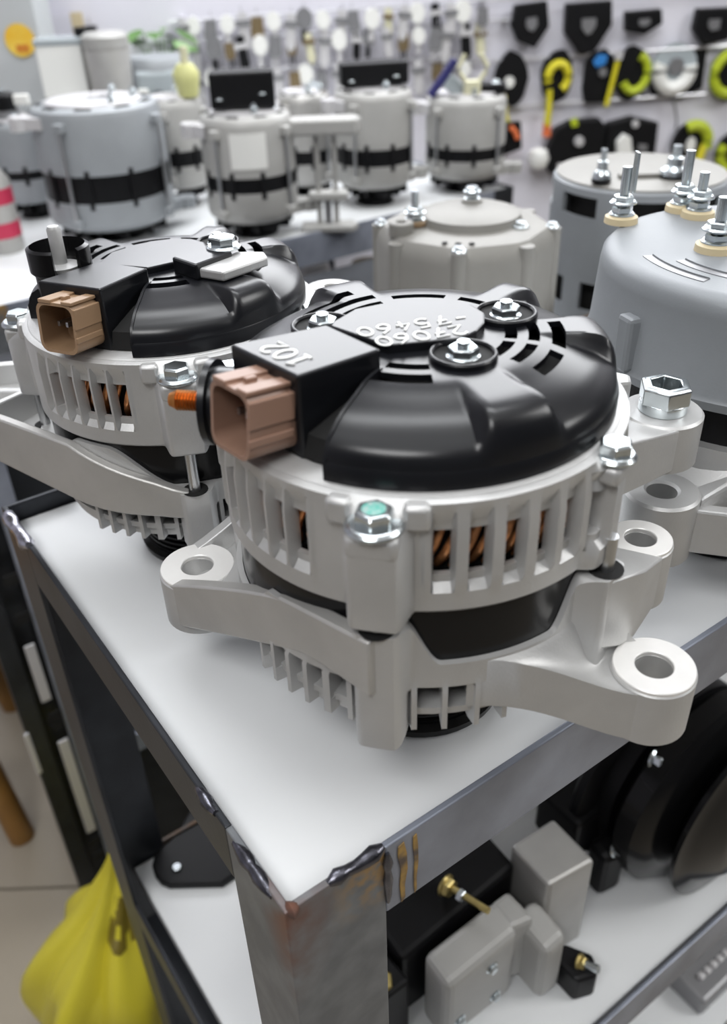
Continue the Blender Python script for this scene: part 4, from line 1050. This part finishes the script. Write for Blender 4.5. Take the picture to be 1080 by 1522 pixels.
c2 = obj('rounded_cover', MB().prism([(0.197, 0.038), (0.2180, 0.038), (0.2180, 0.070), (0.197, 0.070)], 0.006, [0.066, 0.069, 0.073, 0.070]), 'light_grey', t, smooth=0, bevel=0.006, seg=3)
obj('cover_bridge', MB().prism([(0.186, 0.060), (0.204, 0.056), (0.204, 0.082), (0.186, 0.082)], 0.012, 0.078), 'light_grey', t, smooth=0, bevel=0.004)
for x, z in ((0.166, 0.058), (0.140, 0.022), (0.172, 0.016)):
    obj('cover_screw', hexnut(MB(), (x, 0.0562, z), 0.0034, 0.0035, flange=0.005, fh=.001, d=(0, -1, 0)), 'zinc', c1, smooth=30)
st_ = obj('output_stud', MB().cyl((0.168, 0.105, 0.088), (0.176, 0.072, 0.092), 0.0024, 12), 'yellow_zinc', t)
obj('stud_nut', hexnut(MB(), (0.1675, 0.106, 0.087), 0.0068, 0.006, flange=0.008, fh=.002, d=(0.19, -1, 0.1)), 'yellow_zinc', st_, smooth=30)
obj('stud_nut', hexnut(MB(), (0.1698, 0.094, 0.0893), 0.0044, 0.004, d=(0.19, -1, 0.1)), 'zinc', st_, smooth=30)
pb = obj('black_lug', MB().prism([(0.2185, 0.026), (0.234, 0.020), (0.242, 0.032), (0.232, 0.050), (0.2185, 0.050)], 0.0, 0.028), 'satin_black', t, smooth=0, bevel=0.003)
obj('lug_bolt', hexnut(MB(), (0.230, 0.034, 0.0275), 0.0048, 0.005, flange=0.006, fh=.002, d=(0.3, -1, 0.4)), 'yellow_zinc', pb, smooth=30)
obj('lug_bolt', MB().cyl((0.2315, 0.030, 0.029), (0.234, 0.021, 0.0325), 0.0030, 12), 'zinc', pb)
obj('yellow_nut', hexnut(MB(), (0.100, 0.090, 0.062), 0.008, 0.006, d=(0, -0.3, 1)), 'yellow_zinc', t, smooth=30)

q = on_shelf(0.374, 0.040, 0.083)
t = thing('belt_pulley', 'large black ribbed belt pulley assembly on its side under the right rail', 'pulley', (q.x, q.y, q.z), ANG)
AXD = (0, -1, 0)
obj('back_flange', MB().rod((-0.012, 0.060, 0), AXD, [(0.01, 0), (0.080, 0), (0.083, 0.003), (0.083, 0.009), (0.072, 0.012), (0.01, 0.012)], 64), 'satin_black', t)
obj('hub_drum', MB().rod((0, 0.050, 0), AXD, [(0.01, 0), (0.077, 0), (0.077, 0.014), (0.01, 0.014)], 56), 'satin_black', t)
obj('pulley_rim', MB().rod((0, 0.032, 0), AXD, [(0.01, 0), (0.076, 0), (0.083, 0.006), (0.083, 0.020), (0.074, 0.028), (0.058, 0.032), (0.01, 0.033)], 72), 'gloss_black', t)
obj('pulley_rim', MB().rod((0.012, -0.002, 0), AXD, [(0.01, 0), (0.060, 0), (0.068, 0.006), (0.079, 0.010), (0.080, 0.014), (0.066, 0.017), (0.048, 0.028), (0.01, 0.029)], 72), 'gloss_black', t)
obj('shaft_nose', MB().rod((0.012, -0.030, 0), AXD, [(0.002, 0), (0.030, 0), (0.028, 0.012), (0.012, 0.016), (0.012, 0.024), (0.002, 0.026)], 40), 'gloss_black', t)
bp_ = obj('mounting_plate', MB().prism([(-0.100, 0.044), (-0.062, 0.044), (-0.062, 0.085), (-0.100, 0.085)], -0.040, 0.004), 'satin_black', t, smooth=0, bevel=0.004)
obj('mounting_foot', MB().prism([(-0.090, 0.024), (-0.068, 0.020), (-0.066, 0.040), (-0.086, 0.044)], -0.070, -0.022), 'satin_black', t, smooth=0, bevel=0.006)
for (x, y, z) in ((-0.076, 0.026, -0.020), (-0.052, 0.026, 0.058)):
    b_ = obj('mounting_bolt', hexnut(MB(), (x, y, z), 0.0062, 0.008, flange=0.008, fh=.002, d=(0.15, -1, 0.25)), 'zinc', t, smooth=30)

q = on_shelf(0.0, 0.0)
t = thing('mounting_plate', 'black rounded corner plate with a small bolt lying on the lower shelf', 'plate', (q.x, q.y, q.z), ANG)
def sh(px, py, z): 
    p = at_z(px, py, ZL + z) - Vector((CORNER.x, CORNER.y, 0)); return (p.x * BX.x + p.y * BX.y, p.x * AX.x + p.y * AX.y)
outl = [sh(a, b, 0.008) for a, b in ((330, 1312), (250, 1314), (238, 1309), (229, 1298), (225, 1285), (228, 1272), (238, 1260), (252, 1248), (268, 1228), (284, 1200), (330, 1175), (420, 1250))]
obj('plate', MB().prism(outl, 0.0, 0.008), 'satin_black', t, smooth=0, bevel=0.002)
c = sh(263, 1290, 0.008)
flange_bolt(t, (c[0], c[1], 0.008), None, 0.003, 0.002, 0.004)

# black case at the back of the lower shelf
q = on_shelf(0, 0)
# ------------------------------------------------------------------ dark slotted rack, stool, bag on the floor
q = on_table(0.0, 0.62, -T)
t = thing('steel_rack', 'dark slotted steel rack standing in the gap behind the nearest table', 'rack', (q.x, q.y, 0), ANG)
ZR = 0.70
obj('side_panel', MB().prism([(0.018, 0.02), (0.75, 0.02), (0.75, 0.20), (0.018, 0.20)], 0.0, ZR), 'dark_steel', t, smooth=0)  # rack side, widened as a dark sheet for the darkness under the tables
obj('upright', MB().box((0.010, 0.006, ZR / 2), (0.020, 0.012, ZR)), 'dark_steel', t, smooth=0, bevel=0.001)
obj('upright', MB().box((0.052, 0.004, ZR / 2), (0.018, 0.006, ZR)), 'raw_steel', t, smooth=0, bevel=0.001)
for (x, z0, z1, w) in ((0.031, -0.417, -0.335, 0.011), (0.034, -0.649, -0.483, 0.012), (-0.0, -0.516, -0.45, 0.006)):
    ob = obj('slot_strip', MB().box((x, -0.002 if x > 0.02 else -0.0012, T + (z0 + z1) / 2), (w, 0.003, z1 - z0)), 'pale_part', t, smooth=0, bevel=0.001)
for z in (-0.30, -0.445, -0.46, -0.67, -0.70, -0.25):
    obj('bolt_hole', MB().box((0.034, -0.0005, T + z), (0.014, 0.002, 0.012)), 'black_void', t, smooth=0)
for z in (-0.24, -0.55):
    obj('cross_rail', MB().box((0.40, 0.008, T + z), (0.68, 0.008, 0.03)), 'raw_steel', t, smooth=0, bevel=0.001)

q = at_z(33, 1243, -T)
t = thing('wooden_stool', 'brown wooden stool on the tiled floor, only one leg in view', 'stool', (q.x, q.y, 0), rad(20))
for x, y in ((0, 0), (-0.28, 0), (0, 0.28), (-0.28, 0.28)):
    cx_, cy_ = -0.14, 0.14
    obj('leg', MB().cyl((x, y, 0), (x + (cx_ - x) * 0.25, y + (cy_ - y) * 0.25, 0.42), 0.018, 14, 0.016), 'wood', t)
obj('seat', MB().lathe([(0.001, 0.42), (0.15, 0.42), (0.155, 0.43), (0.15, 0.45), (0.001, 0.452)], 36, Matrix.Translation((-0.14, 0.14, 0))), 'wood', t)
for a_, b_ in (((-0.02, 0.02), (-0.26, 0.02)), ((-0.02, 0.02), (-0.02, 0.26))):
    obj('stretcher', MB().cyl((*a_, 0.16), (*b_, 0.16), 0.010, 10), 'wood', t)

q = on_table(0.000, 0.460, -T)
t = thing('plastic_bag', 'crumpled yellow plastic bag with dark print on the floor beside the table leg', 'bag', (q.x, q.y, 0), ANG)
NB, MBJ = 56, 22
def bagp(i, j):
    a = 2 * math.pi * i / NB; s_ = j / MBJ
    env = (0.098 * (0.75 + 0.25 * math.sin(math.pi * min(1, s_ * 1.3 + 0.1)))) * (1 - smoothstep((s_ - 0.45) / 0.55) * 0.86)
    fold = 1 + (0.10 + 0.10 * s_) * math.sin(7 * a + 3.0 * s_ + 0.8 * math.sin(3 * a)) + 0.05 * math.sin(13 * a - 6 * s_)
    r = env * fold
    lean = 0.035 * s_ * s_
    return (r * math.cos(a) * 1.05 + lean, r * math.sin(a) * 0.85, 0.003 + 0.288 * s_ + 0.006 * math.sin(5 * a + 9 * s_) * s_)
bagm = MB().shell(NB, MBJ, bagp, lambda i, j: tuple(c * (0.985 if k < 2 else 1) for k, c in enumerate(bagp(i, j))), lambda i, j: True)
bg_ = obj('bag_body', bagm, 'bag_yellow', t, smooth=70)
obj('bag_base', MB().lathe([(0.001, 0.0), (0.06, 0.0), (0.06, 0.004), (0.001, 0.004)], 20), 'bag_yellow', bg_)
def bag2(i, j, k=1.0):
    x, y, z = bagp(i, j); return (x * 0.50 * k, y * 0.50 * k, z * 0.86)
gm = MB().shell(NB, MBJ, bag2, lambda i, j: bag2(i, j, 0.985), lambda i, j: True)
q = on_table(0.162, 0.43, -T)
t3 = thing('plastic_bag', 'smaller lime green plastic bag leaning against the yellow one', 'bag', (q.x, q.y, 0), ANG)
obj('bag_body', gm, 'bag_green', t3, smooth=70)
# dark print patches that follow the bag surface
def patch(ii, jj, name):
    cells = {(i, j) for i in range(*ii) for j in range(*jj)}
    off = lambda k: (lambda i, j: tuple(Vector((bagp(i, j)[0] * k, bagp(i, j)[1] * k, bagp(i, j)[2]))))
    obj(name, MB().shell(NB, MBJ, off(1.012), off(1.004), lambda i, j: (i, j) in cells and (i * 5 + j * 3) % 7 != 0), 'dark_print', bg_, smooth=70)
patch((36, 43), (15, 19), 'print_patch')
patch((44, 47), (11, 14), 'print_patch')

# third, lowest shelf of the nearest table with a ribbed casting on it
obj('lower_shelf', MB().box((0.525, 0.157, T - 0.646), (1.03, 0.30, 0.012)), 'white_board', t1, smooth=0, bevel=0.0015)
for y in (0.0005, 0.3145):
    obj('rail', MB().box((0.525, y, T - 0.65), (0.96, 0.003, 0.034)), 'raw_steel', t1, smooth=0)
q = on_table(0.485, 0.055, -0.64)
t = thing('ribbed_casting', 'grey ribbed casting on the lowest shelf at the bottom right corner', 'casting', (q.x, q.y, q.z), ANG)
obj('casting_body', MB().prism([(-0.04, -0.03), (0.10, -0.03), (0.10, 0.04), (-0.04, 0.04)], 0.0, [0.028, 0.030, 0.034, 0.032]), 'grey_part', t, smooth=0, bevel=0.004)
for r in range(2):
    for k in range(9):
        obj('rib_dot', MB().box((-0.022 + k * 0.010, -0.012 + r * 0.020, 0.032), (0.007, 0.006, 0.005)), 'pale_part', t, smooth=0, bevel=0.001)

# things on the lower shelf of the table behind
for px, lab, sc_, mt in ((472, 'pale rounded starter housing on the lower shelf of the table behind', 1.0, 'pale_part'), (538, 'brown and black starter housing on the lower shelf of the table behind', 1.05, 'bronze_part')):
    p = at_z(px, 400, Z2 - 0.135)
    t = thing('starter_housing', lab, 'starter motor', (p.x + (0.012 if px > 500 else -0.012), p.y, T + Z2 - 0.38), ANG)
    obj('nose_housing', MB().lathe([(0.001, 0), (0.03, 0), (0.033, 0.05), (0.030, 0.14), (0.001, 0.15)], 28), 'grey_part', t)
    obj('motor_case', MB().lathe([(0.001, 0.14), (0.034, 0.14), (0.036, 0.16), (0.034, 0.245), (0.030, 0.258), (0.001, 0.26)], 28), mt, t)
    obj('solenoid', MB().cyl((0.026, -0.034, 0.12), (0.026, -0.034, 0.225), 0.015, 18), 'satin_black', t)
    obj('terminal_nut', hexnut(MB(), (0.026, -0.034, 0.225), 0.008, 0.01), 'zinc', t, smooth=30)
p = at_z(8, 505, Z2 - 0.15)
t = thing('starter_housing', 'dark blue black motor with bright bolts at the left edge, under the table behind', 'starter motor', (p.x, p.y + 0.03, T + Z2 - 0.38), ANG)
obj('motor_case', MB().lathe([(0.001, 0), (0.06, 0), (0.06, 0.18), (0.055, 0.20), (0.001, 0.21)], 32), 'raw_steel', t)
obj('end_cap', MB().lathe([(0.001, 0.205), (0.035, 0.205), (0.033, 0.235), (0.001, 0.238)], 28), 'satin_black', t)
for a in (-120, -70, -20):
    flange_bolt(t, P(0.045, a, 0.203), None, 0.006, 0.008, 0.009)
obj('white_lever', MB().box((0.075, -0.01, 0.15), (0.018, 0.012, 0.075), M=Matrix.Rotation(rad(-14), 3, 'Y')), 'white_plastic', t, smooth=0, bevel=0.003)
obj('lever_nut', hexnut(MB(), (0.066, -0.01, 0.186), 0.009, 0.012), 'zinc', t, smooth=30)

# ------------------------------------------------------------------ spare parts hanging on the back wall
PX = 1 / 745.0
FACE = math.atan(WS)
def wt(name, label, cat, px, py, off=0.010, group=None):
    p = wall(px, py, off); return thing(name, label, cat, p, FACE, group)
def plate(pts, d0=0.0, d1=0.012, sc=PX):
    "outline in picture pixels (x right, y up) as a slab standing off the wall (depth towards -y)"
    n = len(pts)
    vs = [(x * sc, -d0, y * sc) for x, y in pts] + [(x * sc, -d1, y * sc) for x, y in pts]
    fs = [tuple(range(n)), tuple(reversed(range(n, 2 * n)))] + [(i, n + i, n + (i + 1) % n, (i + 1) % n) for i in range(n)]
    return MB().add(vs, fs)
def oval(rx, ry, n=20, jag=0.0, a0=0): return [(rx * math.cos(2 * math.pi * i / n) * (1 + jag * random.uniform(-1, 1)), ry * math.sin(2 * math.pi * i / n) * (1 + jag * random.uniform(-1, 1))) for i in range(n)]
def ringtube(r, tr, a0, a1, cx=0, cy=0, d=0.014, n=22, sx=1.0):
    return MB().tube([((cx + r * sx * math.cos(rad(a0 + (a1 - a0) * i / n))) * PX, -d, (cy + r * math.sin(rad(a0 + (a1 - a0) * i / n))) * PX) for i in range(n + 1)], tr * PX, 8)
def tail(pts, r, d=0.014): return MB().tube([(x * PX, -d - 0.002 * i, y * PX) for i, (x, y) in enumerate(pts)], r * PX, 7)

# rails the parts hang from
for (y0, x0, x1) in ((62, 250, 760), (93, 690, 1160), (158, 760, 1160), (112, 250, 700), (32, 250, 1160)):
    a_, b_ = wall(x0, y0 + (0.0 if x0 < 500 else 0), 0.016), wall(x1, y0 - (x1 - x0) * 0.065, 0.016)
    t = thing('wall_rail', {62: 'second thin metal rail from the top, behind the banded drums', 93: 'thin metal rail above the yellow and white ring parts', 158: 'thin metal rail above the black modules with white plugs', 112: 'lowest thin metal rail behind the low black cap', 32: 'topmost thin metal rail across the back wall'}[y0], 'rail', a_)
    d_ = b_ - a_
    obj('rod', MB().cyl((0, 0, 0), d_, 0.0028, 8), 'chrome_rod', t)
    for k in (0.02, 0.5, 0.98):
        obj('bracket', MB().box(tuple(d_ * k + Vector((0, 0.008, 0))), (0.012, 0.018, 0.012)), 'chrome_rod', t, smooth=0)
t = wt('module', 'black rounded module with white button and yellow lead, beside the last banded drum', 'module', 758, 116)
obj('case', plate(oval(26, 38, 18, 0.06)), 'satin_black', t, smooth=30); obj('button', MB().rod((-4 * PX, -0.012, -4 * PX), (0, -1, 0), [(0.0001, 0), (8 * PX, 0), (8 * PX, 0.004), (0.0001, 0.004)], 14), 'white_plastic', t)
obj('lead', tail([(-12, -22), (-8, -50), (2, -78), (5, -92)], 4.5), 'yellow_cable', t); obj('plug', plate([(-4, -86), (16, -84), (16, -102), (-4, -104)], 0.01, 0.024), 'orange_plastic', t, smooth=0)
t = wt('spiral_cable', 'black oval spiral cable with thick yellow loop and hanging yellow lead', 'cable', 826, 112)
obj('case', plate(oval(25, 36, 20, 0.05)), 'satin_black', t, smooth=30); obj('cable_loop', ringtube(19, 6.5, -60, 200, 0, -2, sx=.85), 'yellow_cable', t)
obj('lead', tail([(-12, -18), (-11, -42), (-12, -70)], 5), 'yellow_cable', t); obj('plug', plate([(-17, -66), (-7, -66), (-6, -86), (-17, -86)], 0.01, 0.022), 'orange_plastic', t, smooth=0)
t = wt('module', 'black squarish module with a blue patch at its top corner', 'module', 888, 113)
obj('case', plate([(-24, 20), (-16, 34), (6, 38), (22, 26), (24, -30), (14, -38), (-20, -36), (-25, -16)]), 'satin_black', t, smooth=0, bevel=0.002)
obj('blue_patch', plate([(-14, 22), (-6, 32), (8, 30), (6, 18), (-8, 14)], 0.012, 0.016), 'blue_plastic', t, smooth=0); obj('screw', MB().rod((4 * PX, -0.012, 6 * PX), (0, -1, 0), [(0.0001, 0), (7 * PX, 0), (6 * PX, 0.004), (0.0001, 0.004)], 12), 'grey_part', t)
t = wt('ribbon_cable', 'flat yellow ribbon hanging between two black modules', 'cable', 909, 122, 0.030)
obj('ribbon', plate([(2, 32), (9, 32), (-2, -34), (-9, -34)], 0, 0.003), 'yellow_cable', t, smooth=0); obj('clip', plate([(-1, 42), (12, 42), (10, 31), (0, 31)], -0.001, 0.006), 'pale_part', t, smooth=0)
t = wt('spiral_cable', 'black oval spiral cable with lime loop on its right side', 'cable', 936, 108)
obj('case', plate(oval(27, 38, 20, 0.05)), 'satin_black', t, smooth=30); obj('cable_loop', ringtube(25, 6.5, -150, 75, 4, 0, sx=.8), 'lime_cable', t)
t = wt('spiral_cable', 'smoky grey disc with a thick white crescent and thin grey lead', 'cable', 999, 102)
obj('disc', MB().rod((0, 0, 0), (0, -1, 0), [(12 * PX, 0), (37 * PX, 0), (37 * PX, 0.008), (12 * PX, 0.008)], 36), 'clear_grey', t); obj('hub', MB().rod((2 * PX, -0.006, 4 * PX), (0, -1, 0), [(0.0001, 0), (13 * PX, 0), (12 * PX, 0.008), (0.0001, 0.008)], 20), 'grey_part', t)
obj('crescent', ringtube(25, 11, -205, 15, 0, -2, 0.012), 'white_plastic', t); obj('lead', tail([(0, -34), (8, -52), (14, -72), (15, -88)], 1.8), 'grey_part', t)
obj('back_case', plate([(30, 30), (52, 26), (54, -30), (20, -46), (-30, -40), (-34, -20)], -0.004, 0.0), 'satin_black', t, smooth=0)
t = wt('spiral_cable', 'black disc with lime ring, upper one at the right edge', 'cable', 1082, 110)
obj('case', plate(oval(32, 38, 20, 0.03)), 'satin_black', t, smooth=30); obj('cable_loop', ringtube(29, 8, 40, 320, 0, 2), 'lime_cable', t)
for px, py, pts, lab in ((785, 44, [(-26, 34), (22, 38), (28, 4), (8, -24), (-18, -14), (-30, 8)], 'black module at the top left of the black group, partly above the frame'),
                    (868, 46, [(-36, 38), (34, 40), (38, 8), (16, -26), (-6, -32), (-34, 0)], 'wide black module in the top row, second of the black group'),
                    (950, 42, [(-30, 24), (26, 26), (30, 6), (4, -8), (-26, -2)], 'flat black module in the top row above the smoky grey disc'),
                    (1052, 44, [(-28, 30), (30, 30), (30, -14), (-8, -20), (-30, 2)], 'black module in the top row at the right edge')):
    t = wt('module', lab, 'module', px, py); obj('case', plate(pts, 0, 0.02), 'satin_black', t, smooth=0, bevel=0.003)
    obj('socket', plate([(x * .3, y * .3 + 6) for x, y in pts], 0.02, 0.024), 'grey_part', t, smooth=0)
t = wt('module', 'black block module with white ball plug at left and pale oblong label', 'module', 845, 216)
obj('case', plate([(-30, 30), (-6, 40), (40, 42), (50, 30), (50, -36), (-34, -38), (-44, -8)], 0, 0.03), 'satin_black', t, smooth=0, bevel=0.004)
obj('white_plug', MB().lathe([(0.001, -17 * PX), (13 * PX, -13 * PX), (18 * PX, 0), (14 * PX, 12 * PX), (0.001, 17 * PX)], 14, Matrix.Translation((-54 * PX, -0.02, -14 * PX))), 'white_plastic', t)
obj('pale_label', plate([(-24, -22), (10, -22), (10, -34), (-24, -34)], 0.03, 0.032), 'pale_part', t, smooth=0)
obj('yellow_clip', plate([(-10, 42), (0, 46), (4, 34), (-6, 32)], 0.03, 0.034), 'lime_cable', t, smooth=0)
obj('terminal', MB().rod((8 * PX, -0.03, 10 * PX), (0, -1, 0), [(0.0001, 0), (8 * PX, 0), (7 * PX, 0.008), (0.0001, 0.008)], 12), 'pale_part', t)
t = wt('module', 'black block module with upright white plug in its middle', 'module', 928, 214)
obj('case', plate([(-40, 36), (0, 44), (44, 34), (46, -32), (10, -38), (-42, -34)], 0, 0.03), 'satin_black', t, smooth=0, bevel=0.004)
obj('white_plug', plate([(-26, 10), (-16, 22), (-4, 16), (2, -6), (6, -22), (-8, -30), (-22, -14)], 0.03, 0.045), 'white_plastic', t, smooth=0, bevel=0.003)
obj('screw', MB().rod((4 * PX, -0.03, 34 * PX), (0, -1, 0), [(0.0001, 0), (6 * PX, 0), (5 * PX, 0.005), (0.0001, 0.005)], 12), 'pale_part', t); obj('grey_tab', plate([(14, 4), (28, 2), (28, -8), (14, -6)], 0.03, 0.034), 'grey_part', t, smooth=0)
t = wt('spiral_cable', 'black disc with lime half ring and yellow lead, lower right group', 'cable', 1022, 214)
obj('case', plate(oval(30, 34, 20, 0.04)), 'satin_black', t, smooth=30); obj('cable_loop', ringtube(26, 9, -20, 120, 2, 4), 'lime_cable', t); obj('lead', tail([(24, 0), (18, -22), (8, -44)], 7), 'yellow_cable', t)
obj('white_window', plate(oval(8, 13, 12), 0.012, 0.016), 'white_plastic', t)
t = wt('spiral_cable', 'black disc with lime ring, lower one at the right edge', 'cable', 1090, 226)
obj('case', plate(oval(34, 36, 20, 0.03)), 'satin_black', t, smooth=30); obj('cable_loop', ringtube(28, 8, 150, 330, 0, 0), 'lime_cable', t)
t = wt('module', 'small black module with red and lime leads below the white button module', 'module', 752, 196, 0.034)
obj('case', plate([(-22, 14), (20, 16), (24, -24), (-8, -34), (-24, -20)], 0, 0.016), 'satin_black', t, smooth=0, bevel=0.002); obj('red_lead', tail([(2, 10), (10, 2), (14, -8)], 4, 0.02), 'orange_plastic', t)

# many small brush holders, clips and brackets on the rails (blurred middle part of the wall)
KINDS = {}
def hang_proto(kind, mt, mt2, shape):
    base = thing('brush_holder', '', None, (0, 0, 0))
    if shape == 0:
        obj('holder', plate([(-7, 6), (7, 6), (8, -14), (4, -18), (-6, -18), (-8, -10)], 0, 0.012), mt, base, smooth=0)
        obj('brush', plate([(-4, -18), (-1, -18), (-1, -30), (-4, -30)], 0.003, 0.009), mt2, base, smooth=0); obj('brush', plate([(2, -18), (5, -18), (5, -28), (2, -28)], 0.003, 0.009), mt2, base, smooth=0)
    elif shape == 1:
        obj('holder', plate([(-5, 10), (5, 10), (6, -24), (0, -32), (-6, -24)], 0, 0.010), mt, base, smooth=0)
        obj('terminal', plate([(-9, 2), (9, 2), (9, -4), (-9, -4)], 0.008, 0.014), mt2, base, smooth=0)
    else:
        obj('holder', plate(oval(10, 12, 12), 0, 0.014), mt, base, smooth=30); obj('tab', plate([(-3, -10), (3, -10), (3, -26), (-3, -26)], 0.004, 0.010), mt2, base, smooth=0)
    obj('hook', MB().tube([(0, -0.004, 0.022), (0, -0.006, 0.014), (0, -0.005, 0.006)], 0.0012, 6), 'chrome_rod', base)
    return base
protos = [('bronze', 'bronze_part', 'satin_black', 0), ('pale', 'pale_part', 'grey_part', 1), ('grey', 'grey_part', 'pale_part', 0), ('black', 'satin_black', 'pale_part', 1), ('cream', 'cream_plastic', 'bronze_part', 1), ('white', 'white_plastic', 'pale_part', 2), ('dark grey', 'grey_part', 'satin_black', 2)]
PR = [hang_proto(*p) for p in protos]
first = {}; counts = {}
def hang(k, px, py, row):
    p = wall(px, py, 0.020 + 0.004 * (px % 3))
    if k not in first: o = PR[k]; first[k] = 1
    else: o = copy_tree(PR[k])
    o.location = p; o.rotation_euler = (0, rad(random.uniform(-8, 8)), FACE); sc_ = random.uniform(0.9, 1.25); o.scale = (sc_, 1, sc_)
    ORD = 'first second third fourth fifth sixth seventh eighth ninth tenth eleventh twelfth thirteenth fourteenth fifteenth sixteenth seventeenth eighteenth nineteenth twentieth'.split()
    counts[row] = counts.get(row, 0) + 1
    tag(o, 'small %s brush holder, %s from the left on the %s wall rail' % (protos[k][0], ORD[counts[row] - 1], ('second', 'lowest', 'topmost')[row]), 'brush holder', 'brush holders hanging on the wall rails')
seq = [[5, 1, 6, 0, 3, 5, 2, 0, 4, 1, 5, 3, 6, 1, 0, 5, 2, 1, 3, 4], [0, 1, 5, 0, 3, 2, 1, 0, 5, 2, 1, 6, 4, 5, 2, 1, 0, 2, 5, 1], [1, 5, 2, 5, 1, 0, 5, 1, 6, 5, 1, 2, 5, 4, 1, 5, 3, 1, 5, 2]]
for row, (y0, ks) in enumerate(zip((72, 122, 40), seq)):
    for i, k in enumerate(ks):
        px = 268 + i * 23.5 + random.uniform(-5, 5)
        if row == 1 and px > 690: continue
        hang(k, px, y0 - (px - 268) * 0.055 + random.uniform(-3, 3), row)
for k in range(len(PR)):
    if k not in first: hang(k, 300 + 30 * k, 60, 0)
# pieces of the same display left of the plant
t = wt('card_panel', 'pale lilac card panel on the wall above the white carton', 'panel', 92, 55)
obj('card', plate([(-16, 28), (18, 28), (18, -30), (-16, -30)], 0, 0.004), 'wall_paint', t, smooth=0); obj('card_edge', plate([(18, 30), (34, 30), (34, -28), (18, -28)], 0, 0.006), 'cream_insulator', t, smooth=0)
t = wt('hanging_cap', 'square black cap hanging on the wall above the starter motor', 'cap', 137, 52, 0.02)
obj('cap_body', plate([(-9, 12), (9, 12), (8, -12), (-8, -12)], 0, 0.02), 'satin_black', t, smooth=0, bevel=0.002); obj('cap_hook', MB().tube([(0, -0.01, 0.03), (0, -0.01, 0.015)], 0.0015, 6), 'chrome_rod', t)
